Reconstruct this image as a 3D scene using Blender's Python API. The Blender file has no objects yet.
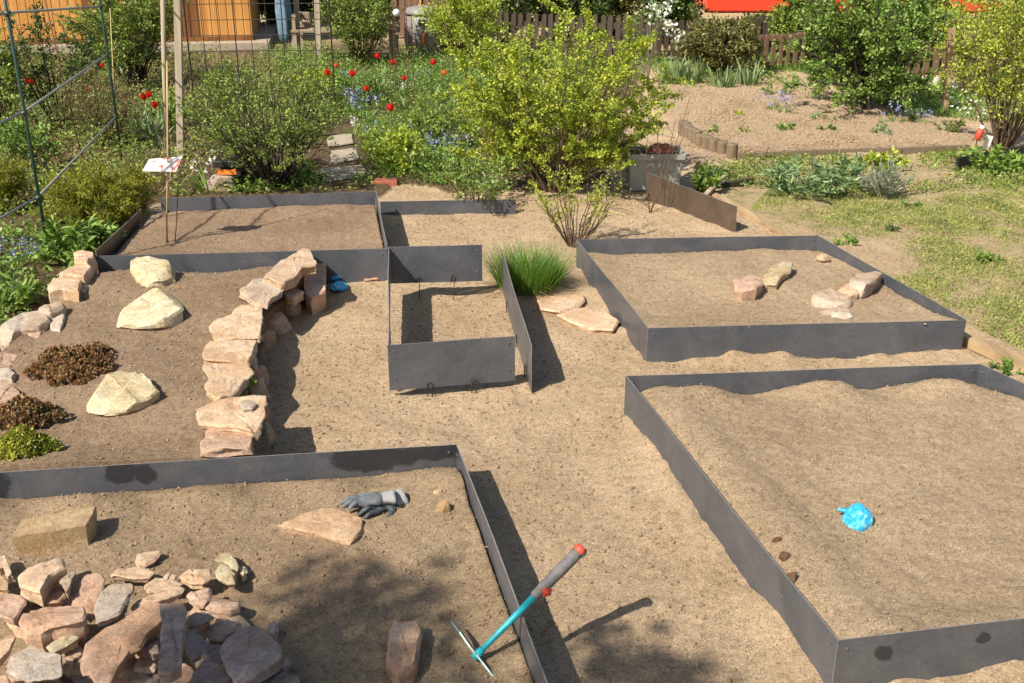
import bpy, bmesh, math, random
import numpy as np
from mathutils import Vector, Matrix, Euler
from mathutils import noise as mn

PI = math.pi
random.seed(7)
RNG = np.random.default_rng(7)
scene = bpy.context.scene
COL = scene.collection
W, H = 1024, 683
F = 1072.0
PITCH = math.radians(22.0)
CAMZ = 2.0

# ------------------------------------------------------------------ placing
def P(x, y, z=0.0):
    """point of the place that lies at height z and is seen at photo position x, y"""
    dx = (x - 512.0) / F; dy = -(y - 341.5) / F
    fw = math.cos(PITCH) + dy * math.sin(PITCH)
    up = -math.sin(PITCH) + dy * math.cos(PITCH)
    t = (z - CAMZ) / up
    return Vector((dx * t, fw * t, z))

def ZT(yb, yt, zb=0.0):
    """height of the top (seen at row yt) of something whose foot is at row yb"""
    d = P(512, yb, zb).y
    dy = -(yt - 341.5) / F
    fw = math.cos(PITCH) + dy * math.sin(PITCH)
    up = -math.sin(PITCH) + dy * math.cos(PITCH)
    return CAMZ + d * up / fw

def SC(y):
    """photo pixels per metre, for a thing standing at row y"""
    a = P(500, y); b = P(524, y)
    return 24.0 / (b.x - a.x)

SUN_DIR = Vector((0.68, 0.68, -1.0)).normalized()

# ------------------------------------------------------------------ noise
def _hash(ix, iy, iz, seed):
    n = (ix * 374761393 + iy * 668265263 + iz * 2147483647 + seed * 144665) & 0xffffffff
    n = ((n ^ (n >> 13)) * 1274126177) & 0xffffffff
    n = n ^ (n >> 16)
    return (n & 0xffff) / 65535.0

def vnoise(p, seed=0):
    p = np.asarray(p, float)
    i = np.floor(p).astype(np.int64); f = p - i
    f = f * f * (3 - 2 * f)
    r = 0
    for a in (0, 1):
        for b in (0, 1):
            for c in (0, 1):
                w = (f[:, 0] if a else 1 - f[:, 0]) * (f[:, 1] if b else 1 - f[:, 1]) * (f[:, 2] if c else 1 - f[:, 2])
                r = r + w * _hash(i[:, 0] + a, i[:, 1] + b, i[:, 2] + c, seed)
    return r * 2 - 1

def fbm(p, scale, octv=4, seed=0, gain=.5):
    p = np.asarray(p, float) * scale
    r = 0; a = 1
    for k in range(octv):
        r = r + a * vnoise(p + 17.3 * k, seed + k)
        p = p * 2.03; a *= gain
    return r

# ------------------------------------------------------------------ objects
def tag(o, label=None, cat=None, group=None, kind=None):
    if label: o['label'] = label
    if cat: o['category'] = cat
    if group: o['group'] = group
    if kind: o['kind'] = kind
    return o

def empty(name, loc=(0, 0, 0), rz=0.0):
    o = bpy.data.objects.new(name, None); COL.objects.link(o)
    o.location = loc; o.rotation_euler = (0, 0, rz); o.empty_display_size = .1
    return o

def link(name, me, mat, parent=None, loc=None):
    if mat:
        for m in (mat if isinstance(mat, (list, tuple)) else [mat]): me.materials.append(m)
    o = bpy.data.objects.new(name, me); COL.objects.link(o)
    if loc is not None: o.location = loc
    if parent is not None:
        o.parent = parent
    return o

def mesh_np(name, V, Fc, smooth=False, angle=None):
    """V (n,3) array, Fc (m,k) array"""
    V = np.ascontiguousarray(V, dtype=np.float32); Fc = np.ascontiguousarray(Fc, dtype=np.int32)
    me = bpy.data.meshes.new(name)
    me.vertices.add(len(V)); me.vertices.foreach_set('co', V.ravel())
    m, k = Fc.shape
    me.loops.add(m * k); me.loops.foreach_set('vertex_index', Fc.ravel())
    me.polygons.add(m)
    me.polygons.foreach_set('loop_start', np.arange(0, m * k, k, dtype=np.int32))
    if smooth: me.polygons.foreach_set('use_smooth', np.ones(m, dtype=bool))
    me.update(calc_edges=True)
    if angle is not None:
        me.polygons.foreach_set('use_smooth', np.ones(m, dtype=bool))
        me.set_sharp_from_angle(angle=angle)
    return me

class MB:
    """collects shapes into one mesh"""
    def __init__(s): s.v = []; s.f = []; s.mi = []
    def add(s, vs, fs, mi=0):
        n = len(s.v); s.v += [tuple(v) for v in vs]; s.f += [tuple(i + n for i in f) for f in fs]; s.mi += [mi] * len(fs)
    def box(s, c, size, M=None, mi=0, taper=1.0):
        x, y, z = [a / 2 for a in size]
        vs = [Vector((sx * x * (taper if sz > 0 else 1), sy * y * (taper if sz > 0 else 1), sz * z)) for sz in (-1, 1) for sy in (-1, 1) for sx in (-1, 1)]
        if M is not None: vs = [M @ v for v in vs]
        vs = [v + Vector(c) for v in vs]
        s.add(vs, [(0, 2, 3, 1), (4, 5, 7, 6), (0, 1, 5, 4), (2, 6, 7, 3), (0, 4, 6, 2), (1, 3, 7, 5)], mi)
    def bar(s, a, b, w, t, mi=0, up=Vector((0, 0, 1))):
        """box beam from a to b, w wide across, t thick along up"""
        a = Vector(a); b = Vector(b); d = (b - a); L = d.length; d.normalize()
        if abs(d.dot(up)) > .98: up = Vector((0, 1, 0))
        sx = d.cross(up).normalized(); sz = sx.cross(d).normalized()
        vs = []
        for e in (a, b):
            for p, q in ((-1, -1), (1, -1), (1, 1), (-1, 1)): vs.append(e + sx * p * w / 2 + sz * q * t / 2)
        s.add(vs, [(0, 1, 2, 3), (7, 6, 5, 4), (0, 4, 5, 1), (1, 5, 6, 2), (2, 6, 7, 3), (3, 7, 4, 0)], mi)
    def tube(s, pts, r, n=6, mi=0, cap=True):
        pts = [Vector(p) for p in pts]
        if not isinstance(r, (list, tuple)): r = [r] * len(pts)
        vs = []; ref = None
        for i, p in enumerate(pts):
            d = (pts[min(i + 1, len(pts) - 1)] - pts[max(i - 1, 0)])
            if d.length < 1e-9: d = Vector((0, 0, 1))
            d.normalize()
            if ref is None: ref = Vector((1, 0, 0)) if abs(d.x) < .8 else Vector((0, 1, 0))
            u = d.cross(ref).normalized(); w = d.cross(u).normalized(); ref = -w if False else ref
            for k in range(n):
                a = 2 * PI * k / n
                vs.append(p + (u * math.cos(a) + w * math.sin(a)) * r[i])
        fs = []
        for i in range(len(pts) - 1):
            for k in range(n):
                a = i * n + k; b = i * n + (k + 1) % n
                fs.append((a, b, b + n, a + n))
        if cap:
            fs.append(tuple(range(n - 1, -1, -1))); m = (len(pts) - 1) * n; fs.append(tuple(range(m, m + n)))
        s.add(vs, fs, mi)
    def build(s, name, mat, parent=None, smooth=False, angle=None, loc=None):
        me = bpy.data.meshes.new(name); me.from_pydata(s.v, [], s.f)
        if any(s.mi): me.polygons.foreach_set('material_index', s.mi)
        if smooth or angle: me.polygons.foreach_set('use_smooth', [True] * len(s.f))
        me.update()
        if angle: me.set_sharp_from_angle(angle=angle)
        return link(name, me, mat, parent, loc)

def rebase(o, base):
    """move a mesh object's origin to base (world) without moving it"""
    base = Vector(base)
    o.data.transform(Matrix.Translation(-base)); o.location = base
    return o

# ------------------------------------------------------------------ materials
def srgb(r, g, b):
    f = lambda c: (c / 255 / 12.92) if c / 255 <= .04045 else ((c / 255 + .055) / 1.055) ** 2.4
    return (f(r), f(g), f(b), 1)

def newmat(name):
    m = bpy.data.materials.new(name); m.use_nodes = True
    nt = m.node_tree; b = nt.nodes['Principled BSDF']
    return m, nt, b

def N(nt, t, **kw):
    n = nt.nodes.new(t)
    for k, v in kw.items():
        if k.startswith('i_'): n.inputs[k[2:].replace('_', ' ')].default_value = v
        else: setattr(n, k, v)
    return n

def ramp(nt, src, stops, interp='LINEAR'):
    r = nt.nodes.new('ShaderNodeValToRGB'); r.color_ramp.interpolation = interp
    el = r.color_ramp.elements
    while len(el) > 1: el.remove(el[-1])
    el[0].position = stops[0][0]; el[0].color = stops[0][1]
    for p, c in stops[1:]:
        e = el.new(p); e.color = c
    nt.links.new(src, r.inputs[0]); return r

def C4(c, k=1.0): return (c[0] * k, c[1] * k, c[2] * k, 1)

def noise_node(nt, scale, detail=6, rough=.6, coords='Object', dist=0.0, vec=None):
    n = nt.nodes.new('ShaderNodeTexNoise'); n.inputs['Scale'].default_value = scale
    n.inputs['Detail'].default_value = detail; n.inputs['Roughness'].default_value = rough; n.inputs['Distortion'].default_value = dist
    if vec is None:
        tc = nt.nodes.new('ShaderNodeTexCoord'); vec = tc.outputs[coords]
    nt.links.new(vec, n.inputs['Vector']); return n

def mixc(nt, fac, a, b, blend='MIX'):
    m = nt.nodes.new('ShaderNodeMix'); m.data_type = 'RGBA'; m.blend_type = blend
    for inp, v in ((m.inputs[0], fac), (m.inputs[6], a), (m.inputs[7], b)):
        if hasattr(v, 'is_output'): nt.links.new(v, inp)
        else: inp.default_value = v
    return m.outputs[2]

def bump(nt, b, h, strength=.5, dist=.01, prev=None):
    n = nt.nodes.new('ShaderNodeBump'); n.inputs['Strength'].default_value = strength; n.inputs['Distance'].default_value = dist
    nt.links.new(h, n.inputs['Height'])
    if prev is not None: nt.links.new(prev, n.inputs['Normal'])
    nt.links.new(n.outputs[0], b.inputs['Normal']); return n.outputs[0]

def geo_pos(nt): return nt.nodes.new('ShaderNodeNewGeometry').outputs['Position']

def soil_mat(name, c1, c2, c3, zoned=False):
    m, nt, b = newmat(name)
    pos = geo_pos(nt)
    n1 = noise_node(nt, 1.6, 5, .6, vec=pos); n2 = noise_node(nt, 38, 6, .75, vec=pos); n3 = noise_node(nt, 240, 3, .7, vec=pos)
    base = ramp(nt, n1.outputs[0], [(.35, c1), (.62, c2)]).outputs[0]
    fine = ramp(nt, n2.outputs[0], [(.32, (.7, .68, .66, 1)), (.5, (1, 1, 1, 1)), (.7, (1.12, 1.1, 1.07, 1))]).outputs[0]
    c = mixc(nt, 1.0, base, fine, 'MULTIPLY')
    grain = ramp(nt, n3.outputs[0], [(.34, (.6, .58, .55, 1)), (.5, (1, 1, 1, 1)), (.66, (1.28, 1.26, 1.22, 1))]).outputs[0]
    c = mixc(nt, .8, c, grain, 'MULTIPLY')
    n6 = noise_node(nt, 125, 4, .75, vec=pos); n7 = noise_node(nt, 46, 5, .75, vec=pos, dist=.5)  # dark grain and pits: micro shadows of crumbs painted into the soil colour
    c = mixc(nt, 1, c, ramp(nt, n6.outputs[0], [(.36, (.70, .68, .65, 1)), (.49, (1, 1, 1, 1)), (.64, (1.18, 1.17, 1.15, 1))]).outputs[0], 'MULTIPLY')
    c = mixc(nt, 1, c, ramp(nt, n7.outputs[0], [(.33, (.7, .66, .62, 1)), (.41, (1, 1, 1, 1))]).outputs[0], 'MULTIPLY')
    # pale grit and dark crumbs
    v = nt.nodes.new('ShaderNodeTexVoronoi'); v.inputs['Scale'].default_value = 70; nt.links.new(pos, v.inputs['Vector'])
    sz = ramp(nt, v.outputs['Distance'], [(.12, (1, 1, 1, 1)), (.22, (0, 0, 0, 1))]).outputs[0]
    sep = nt.nodes.new('ShaderNodeSeparateColor'); nt.links.new(v.outputs['Color'], sep.inputs[0])
    sel = ramp(nt, sep.outputs[0], [(.80, (0, 0, 0, 1)), (.86, (1, 1, 1, 1))]).outputs[0]
    selb = ramp(nt, sep.outputs[0], [(.10, (1, 1, 1, 1)), (.16, (0, 0, 0, 1))]).outputs[0]
    m1 = nt.nodes.new('ShaderNodeMath'); m1.operation = 'MULTIPLY'; nt.links.new(sz, m1.inputs[0]); nt.links.new(sel, m1.inputs[1])
    m2 = nt.nodes.new('ShaderNodeMath'); m2.operation = 'MULTIPLY'; nt.links.new(sz, m2.inputs[0]); nt.links.new(selb, m2.inputs[1])
    c = mixc(nt, m1.outputs[0], c, C4(c2, 1.35)); c = mixc(nt, m2.outputs[0], c, c3)
    if zoned:
        at = nt.nodes.new('ShaderNodeAttribute'); at.attribute_name = 'zone'; sp = nt.nodes.new('ShaderNodeSeparateColor'); nt.links.new(at.outputs['Color'], sp.inputs[0])
        humus = ramp(nt, n2.outputs[0], [(.3, srgb(62, 50, 36)), (.5, srgb(98, 80, 56)), (.7, srgb(150, 128, 94))]).outputs[0]
        gn = noise_node(nt, 5, 6, .7, vec=pos)
        lawn = ramp(nt, gn.outputs[0], [(.4, srgb(190, 162, 122)), (.54, srgb(172, 152, 108)), (.66, srgb(136, 138, 80))]).outputs[0]
        lawn = mixc(nt, .9, lawn, fine, 'MULTIPLY')
        plot = ramp(nt, n2.outputs[0], [(.36, srgb(128, 104, 78)), (.5, srgb(182, 154, 120)), (.68, srgb(208, 182, 146))]).outputs[0]
        c = mixc(nt, sp.outputs[0], c, humus); c = mixc(nt, sp.outputs[1], c, lawn); c = mixc(nt, sp.outputs[2], c, plot)
    c = mixc(nt, 1, c, (1.17, 1.18, 1.23, 1), 'MULTIPLY')
    nt.links.new(c, b.inputs['Base Color']); b.inputs['Roughness'].default_value = .95; b.inputs['Specular IOR Level'].default_value = .15
    nb = noise_node(nt, 85, 6, .85, vec=pos)
    p = bump(nt, b, nb.outputs[0], 1.0, .014)
    p = bump(nt, b, n6.outputs[0], 1.0, .007, p)
    bump(nt, b, n3.outputs[0], 1.0, .005, p)
    return m

def stone_mat(name, c1, c2, c3, sc=1.0, bumpd=.006, streak=0.0):
    m, nt, b = newmat(name)
    tc = nt.nodes.new('ShaderNodeTexCoord'); oi = nt.nodes.new('ShaderNodeObjectInfo')
    add = nt.nodes.new('ShaderNodeVectorMath'); add.operation = 'MULTIPLY_ADD'
    nt.links.new(oi.outputs['Random'], add.inputs[0]); add.inputs[1].default_value = (37, 91, 53); nt.links.new(tc.outputs['Object'], add.inputs[2])
    v = add.outputs[0]
    n1 = noise_node(nt, 16 * sc, 8, .72, vec=v, dist=.9); n2 = noise_node(nt, 95 * sc, 6, .8, vec=v); n8 = noise_node(nt, 38, 6, .75, vec=v, dist=1.2); n3 = noise_node(nt, 3.0, 2, .5, vec=v)
    c = ramp(nt, n1.outputs[0], [(.3, c1), (.5, c2), (.68, c3)]).outputs[0]
    f = ramp(nt, n2.outputs[0], [(.34, (.6, .57, .53, 1)), (.46, (1, 1, 1, 1)), (.66, (1.16, 1.15, 1.12, 1))]).outputs[0]
    c = mixc(nt, 1, c, f, 'MULTIPLY')
    c = mixc(nt, 1, c, ramp(nt, n8.outputs[0], [(.34, (.7, .64, .58, 1)), (.43, (1, 1, 1, 1)), (.6, (1, 1, 1, 1)), (.7, (1.14, 1.13, 1.12, 1))]).outputs[0], 'MULTIPLY')
    # soil dust lying in the hollows and on the lower sides
    rs = ramp(nt, oi.outputs['Random'], [(0, (.84, .82, .8, 1)), (.5, (1, 1, 1, 1)), (1, (1.1, 1.06, 1.02, 1))]).outputs[0]
    c = mixc(nt, 1, c, rs, 'MULTIPLY')
    st = ramp(nt, n3.outputs[0], [(.46, (1.2, 1.2, 1.19, 1)), (.6, (1.04, .94, .82, 1))]).outputs[0]
    c = mixc(nt, 1, c, st, 'MULTIPLY')
    nt.links.new(c, b.inputs['Base Color']); b.inputs['Roughness'].default_value = .88; b.inputs['Specular IOR Level'].default_value = .25
    p = bump(nt, b, n1.outputs[0], .8, bumpd * 2.5); p = bump(nt, b, n8.outputs[0], .9, bumpd * 1.6, p); bump(nt, b, n2.outputs[0], .9, bumpd, p)
    return m

def leaf_mat(name, cols, trans=.22, rough=.5):
    m, nt, b = newmat(name)
    g = nt.nodes.new('ShaderNodeNewGeometry')
    n = len(cols)
    r = ramp(nt, g.outputs['Random Per Island'], [(i / (n - 1) if n > 1 else 0, c) for i, c in enumerate(cols)])
    nz = noise_node(nt, 7, 2, .5, vec=g.outputs['Position'])
    f = ramp(nt, nz.outputs[0], [(.35, (.66, .72, .64, 1)), (.62, (1.08, 1.06, 1.0, 1))]).outputs[0]
    c = mixc(nt, 1, r.outputs[0], f, 'MULTIPLY')
    nt.links.new(c, b.inputs['Base Color']); b.inputs['Roughness'].default_value = rough; b.inputs['Specular IOR Level'].default_value = .35
    t = nt.nodes.new('ShaderNodeBsdfTranslucent'); mx = nt.nodes.new('ShaderNodeMixShader'); mx.inputs[0].default_value = trans
    c2 = mixc(nt, 1, c, (1.15, 1.25, .6, 1), 'MULTIPLY'); nt.links.new(c2, t.inputs[0])
    out = nt.nodes['Material Output']
    nt.links.new(b.outputs[0], mx.inputs[1]); nt.links.new(t.outputs[0], mx.inputs[2]); nt.links.new(mx.outputs[0], out.inputs[0])
    return m

def plain(name, col, rough=.6, metal=0.0, nscale=30, var=.25, bmp=0.0, spec=.5):
    m, nt, b = newmat(name)
    n = noise_node(nt, nscale, 5, .65)
    c = ramp(nt, n.outputs[0], [(.3, C4(col, 1 - var)), (.7, C4(col, 1 + var * .6))]).outputs[0]
    nt.links.new(c, b.inputs['Base Color']); b.inputs['Roughness'].default_value = rough; b.inputs['Metallic'].default_value = metal
    b.inputs['Specular IOR Level'].default_value = spec
    if bmp: bump(nt, b, n.outputs[0], .5, bmp)
    return m

def wood_mat(name, c1, c2, axis='Z', sc=6.0, rough=.7, plank=0.0):
    m, nt, b = newmat(name)
    tc = nt.nodes.new('ShaderNodeTexCoord'); mp = nt.nodes.new('ShaderNodeMapping')
    s = {'X': (sc * .12, sc * 4, sc * 4), 'Y': (sc * 4, sc * .12, sc * 4), 'Z': (sc * 4, sc * 4, sc * .12)}[axis]
    mp.inputs['Scale'].default_value = s; nt.links.new(tc.outputs['Object'], mp.inputs[0])
    n = noise_node(nt, 1.0, 6, .6, vec=mp.outputs[0], dist=.4)
    c = ramp(nt, n.outputs[0], [(.3, c1), (.66, c2)]).outputs[0]
    nt.links.new(c, b.inputs['Base Color']); b.inputs['Roughness'].default_value = rough; b.inputs['Specular IOR Level'].default_value = .3
    bump(nt, b, n.outputs[0], .4, .004)
    return m

STAINS = []
for (x, y, z, px, rz) in [(372, 455, .15, 44, .06), (432, 451, .17, 26, .05), (125, 468, .15, 16, .05), (146, 472, .14, 12, .04), (3, 477, .13, 16, .07), (882, 649, .11, 10, .028), (985, 640, .12, 8, .02)]:
    q = P(x, y, z); STAINS.append((q.x, q.y, z, px / SC(y) , rz))
def steel_mat(name, c1, c2, rust=None, stains=True):
    m, nt, b = newmat(name)
    pos = geo_pos(nt)
    n1 = noise_node(nt, 4.5, 6, .65, vec=pos, dist=.8); n2 = noise_node(nt, 60, 5, .7, vec=pos)
    c = ramp(nt, n1.outputs[0], [(.32, c1), (.66, c2)]).outputs[0]
    f = ramp(nt, n2.outputs[0], [(.3, (.86, .86, .86, 1)), (.7, (1.1, 1.1, 1.1, 1))]).outputs[0]
    c = mixc(nt, 1, c, f, 'MULTIPLY')
    # pale chalky smears (dried soil) and dark oil blots
    n3 = noise_node(nt, 9, 7, .72, vec=pos, dist=2.0)
    sm = ramp(nt, n3.outputs[0], [(.60, (0, 0, 0, 1)), (.74, (.35, .35, .35, 1))]).outputs[0]
    c = mixc(nt, sm, c, srgb(140, 132, 122) if rust is None else rust)
    if stains:   # dark oil blots of the rolled sheet
        last = None
        for (cx, cy, cz, rx, rz) in STAINS:
            sub = nt.nodes.new('ShaderNodeVectorMath'); sub.operation = 'SUBTRACT'; nt.links.new(pos, sub.inputs[0]); sub.inputs[1].default_value = (cx, cy, cz)
            dv = nt.nodes.new('ShaderNodeVectorMath'); dv.operation = 'DIVIDE'; nt.links.new(sub.outputs[0], dv.inputs[0]); dv.inputs[1].default_value = (rx, .2, rz)
            ln = nt.nodes.new('ShaderNodeVectorMath'); ln.operation = 'LENGTH'; nt.links.new(dv.outputs[0], ln.inputs[0])
            if last is None: last = ln.outputs['Value']
            else:
                mi = nt.nodes.new('ShaderNodeMath'); mi.operation = 'MINIMUM'; nt.links.new(last, mi.inputs[0]); nt.links.new(ln.outputs['Value'], mi.inputs[1]); last = mi.outputs[0]
        n5 = noise_node(nt, 22, 4, .6, vec=pos)
        ad = nt.nodes.new('ShaderNodeMath'); ad.operation = 'MULTIPLY_ADD'; nt.links.new(n5.outputs[0], ad.inputs[0]); ad.inputs[1].default_value = 1.1; nt.links.new(last, ad.inputs[2])
        sc_ = nt.nodes.new('ShaderNodeMapRange'); nt.links.new(ad.outputs[0], sc_.inputs[0]); sc_.inputs[1].default_value = 1.38; sc_.inputs[2].default_value = 1.62; sc_.inputs[3].default_value = .72; sc_.inputs[4].default_value = 0
        c = mixc(nt, sc_.outputs[0], c, srgb(34, 33, 34))
    nt.links.new(c, b.inputs['Base Color']); b.inputs['Roughness'].default_value = .42; b.inputs['Metallic'].default_value = .35
    b.inputs['Specular IOR Level'].default_value = .45
    bump(nt, b, n1.outputs[0], .15, .004)
    return m

M = {}
M['soil'] = soil_mat('sandy_soil', srgb(178, 152, 118), srgb(196, 170, 134), srgb(100, 80, 60))
M['soil_mid'] = soil_mat('dry_bed_soil', srgb(166, 140, 108), srgb(186, 160, 124), srgb(92, 74, 56))
M['soil_dark'] = soil_mat('brown_bed_soil', srgb(150, 124, 96), srgb(172, 145, 114), srgb(84, 66, 50))
M['ground'] = soil_mat('garden_ground', srgb(190, 162, 125), srgb(208, 180, 142), srgb(100, 80, 62), zoned=True)
M['steel'] = steel_mat('dark_sheet_steel', srgb(84, 87, 92), srgb(108, 108, 109))
M['steel_edge'] = plain('cut_steel_edge', srgb(150, 142, 132), .45, .3, 40, .3)
M['steel_rust'] = steel_mat('browned_sheet_steel', srgb(88, 74, 62), srgb(112, 95, 80), rust=srgb(132, 108, 84), stains=False)
M['bolt'] = plain('bolt_steel', srgb(120, 118, 114), .4, .6, 80, .2)
M['sand_stone'] = stone_mat('tan_sandstone', srgb(178, 147, 118), srgb(204, 174, 142), srgb(220, 196, 166), streak=1)
M['pink_stone'] = stone_mat('pink_sandstone', srgb(172, 138, 114), srgb(198, 164, 138), srgb(214, 184, 158))
M['grey_stone'] = stone_mat('grey_violet_slate', srgb(146, 128, 120), srgb(176, 156, 146), srgb(196, 178, 166))
M['pale_stone'] = stone_mat('grey_white_stone', srgb(166, 148, 130), srgb(192, 175, 155), srgb(208, 194, 174))
M['yellow_stone'] = stone_mat('pale_yellow_limestone', srgb(176, 158, 122), srgb(202, 188, 152), srgb(220, 208, 176))
M['brown_stone'] = stone_mat('brown_cast_block', srgb(158, 130, 96), srgb(182, 154, 116), srgb(200, 174, 134))
M['dark_clod'] = stone_mat('damp_dark_clod', srgb(88, 68, 50), srgb(112, 88, 66), srgb(130, 104, 80))
M['bark'] = plain('brown_twig_bark', srgb(104, 82, 60), .85, 0, 60, .35, .002)
M['dark_bark'] = plain('dark_bark', srgb(62, 50, 40), .9, 0, 40, .35, .004)
M['grey_bark'] = plain('grey_bark', srgb(128, 112, 92), .9, 0, 40, .3, .004)
M['leaf_mid'] = leaf_mat('mid_green_leaf', [srgb(90, 106, 44), srgb(134, 150, 68), srgb(172, 186, 94), srgb(108, 126, 54)], .28)
M['leaf_dark'] = leaf_mat('dark_green_leaf', [srgb(44, 62, 26), srgb(76, 98, 40), srgb(104, 124, 54)])
M['leaf_yel'] = leaf_mat('yellow_green_leaf', [srgb(126, 144, 44), srgb(174, 188, 66), srgb(200, 206, 90), srgb(150, 168, 54), srgb(212, 200, 88)], .3)
M['leaf_fresh'] = leaf_mat('fresh_green_leaf', [srgb(92, 120, 50), srgb(128, 152, 68), srgb(160, 180, 90)])
M['leaf_olive'] = leaf_mat('dull_olive_leaf', [srgb(92, 92, 50), srgb(134, 128, 72), srgb(158, 148, 92)], .2)
M['leaf_grey'] = leaf_mat('grey_green_leaf', [srgb(124, 128, 110), srgb(162, 164, 142), srgb(184, 184, 162)], .15)
M['leaf_blue'] = leaf_mat('blue_green_leaf', [srgb(96, 118, 76), srgb(134, 154, 104), srgb(166, 182, 132)], .25)
M['juniper'] = leaf_mat('yellow_green_needles', [srgb(104, 108, 30), srgb(148, 148, 44), srgb(180, 176, 66)], .2)
M['grass'] = leaf_mat('grass_blade', [srgb(84, 118, 44), srgb(118, 150, 62), srgb(148, 174, 86)], .35)
M['lawn'] = leaf_mat('lawn_blade', [srgb(122, 142, 62), srgb(154, 164, 82), srgb(174, 174, 102), srgb(190, 174, 124)], .3)
M['dry'] = leaf_mat('dry_stalk', [srgb(150, 122, 82), srgb(190, 164, 118)], .15)
M['sedum_red'] = leaf_mat('red_brown_succulent', [srgb(132, 88, 66), srgb(170, 124, 88), srgb(152, 142, 82), srgb(122, 74, 62), srgb(194, 152, 116)], .2)
M['sedum_green'] = leaf_mat('lime_succulent', [srgb(140, 148, 46), srgb(184, 184, 70), srgb(108, 112, 44), srgb(196, 190, 96)], .2)
M['red_petal'] = leaf_mat('red_petal', [srgb(206, 24, 20), srgb(232, 44, 34)], .3)
M['orange_petal'] = leaf_mat('orange_petal', [srgb(232, 92, 40), srgb(240, 120, 70)], .3)
M['pink_petal'] = leaf_mat('pink_petal', [srgb(214, 60, 110), srgb(230, 90, 130)], .3)
M['blue_petal'] = leaf_mat('violet_blue_petal', [srgb(112, 112, 178), srgb(150, 150, 206), srgb(182, 182, 222)], .25)
M['white_petal'] = leaf_mat('white_petal', [srgb(232, 230, 220), srgb(245, 244, 238)], .25)
M['yellow_petal'] = leaf_mat('yellow_petal', [srgb(236, 210, 40), srgb(244, 224, 80)], .25)
M['shed'] = wood_mat('orange_shed_boards', srgb(176, 116, 52), srgb(218, 160, 88), 'Z', 5, .55)
M['shed_dark'] = wood_mat('brown_door_boards', srgb(98, 60, 30), srgb(140, 92, 48), 'Z', 5, .6)
M['fence'] = wood_mat('dark_brown_fence_wood', srgb(58, 47, 38), srgb(94, 79, 64), 'Z', 6, .75)
M['fence_red'] = wood_mat('red_brown_gate_wood', srgb(100, 74, 56), srgb(142, 112, 88), 'Z', 6, .7)
M['grey_wood'] = wood_mat('weathered_grey_wood', srgb(134, 118, 96), srgb(182, 166, 140), 'Z', 6, .8)
M['grey_wood_x'] = wood_mat('weathered_bench_board', srgb(118, 100, 78), srgb(164, 144, 116), 'X', 6, .8)
M['board'] = wood_mat('raw_edging_board', srgb(140, 114, 80), srgb(184, 156, 116), 'Y', 5, .8)
M['cane'] = wood_mat('bamboo_cane', srgb(160, 130, 84), srgb(200, 172, 122), 'Z', 6, .6)
M['green_pole'] = plain('green_coated_pole', srgb(36, 66, 54), .4, 0, 40, .2)
M['grey_pole'] = plain('galvanised_rod', srgb(156, 156, 146), .45, .3, 40, .2)
M['rust'] = plain('rusty_wire', srgb(98, 62, 44), .8, .1, 60, .3)
M['dark_wire'] = plain('dark_wire', srgb(66, 58, 48), .7, .2, 60, .3)
M['concrete'] = plain('weathered_concrete', srgb(168, 158, 140), .9, 0, 18, .28, .004)
M['palisade'] = plain('brown_grey_palisade', srgb(126, 106, 82), .9, 0, 18, .3, .004)
M['trough'] = plain('grey_planter', srgb(160, 156, 144), .8, 0, 12, .22, .003)
M['humus'] = plain('potting_soil', srgb(84, 62, 46), .95, 0, 60, .4, .006)
M['teal'] = plain('teal_painted_tube', srgb(34, 156, 162), .45, 0, 60, .28)
M['tool_grey'] = plain('grey_rubber_grip', srgb(108, 104, 99), .7, 0, 40, .35, .0006)
M['tool_steel'] = plain('used_tool_steel', srgb(104, 124, 120), .45, .4, 60, .35)
M['tool_red'] = plain('orange_red_plastic', srgb(220, 78, 50), .5, 0, 60, .22)
M['glove_dark'] = plain('dark_grey_glove_rubber', srgb(66, 70, 72), .6, 0, 40, .25, .002)
M['glove_knit'] = plain('grey_knit_glove', srgb(106, 108, 108), .9, 0, 160, .25, .002)
M['glove_cuff'] = plain('pale_knit_cuff', srgb(156, 154, 148), .9, 0, 120, .2, .002)
M['plastic_white'] = plain('white_plastic', srgb(225, 222, 212), .5, 0, 20, .08)
M['bin'] = plain('worn_grey_bin_plastic', srgb(138, 132, 122), .5, 0, 8, .25)
M['bin_dark'] = plain('dark_bin_plastic', srgb(60, 58, 56), .5, 0, 8, .25)
M['black'] = plain('black_plastic', srgb(34, 33, 32), .6, 0, 20, .2)
M['orange'] = plain('orange_plastic', srgb(232, 130, 50), .5, 0, 20, .1)
M['terracotta'] = plain('terracotta', srgb(166, 98, 70), .85, 0, 30, .2, .002)
M['train_red'] = plain('red_painted_metal', srgb(226, 62, 34), .4, 0, 3, .05)
M['train_white'] = plain('white_painted_metal', srgb(214, 216, 218), .4, 0, 3, .05)
M['train_dark'] = plain('dark_window_glass', srgb(36, 42, 50), .15, 0, 3, .1)
M['blue_cloth'] = plain('faded_blue_cloth', srgb(112, 136, 152), .9, 0, 14, .3, .01)
M['slab'] = plain('pale_slab', srgb(168, 152, 128), .9, 0, 14, .18, .003)

m, nt, b = newmat('blue_film'); M['blue_film'] = m
n = noise_node(nt, 26, 5, .7, dist=1.5)
c = ramp(nt, n.outputs[0], [(.36, srgb(20, 150, 196)), (.52, srgb(60, 180, 214)), (.64, srgb(170, 222, 234))]).outputs[0]  # palest tone puts highlights of the crumpled film into its colour
nt.links.new(c, b.inputs['Base Color']); b.inputs['Roughness'].default_value = .22; b.inputs['Coat Weight'].default_value = .5
bump(nt, b, n.outputs[0], .8, .006)

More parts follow.
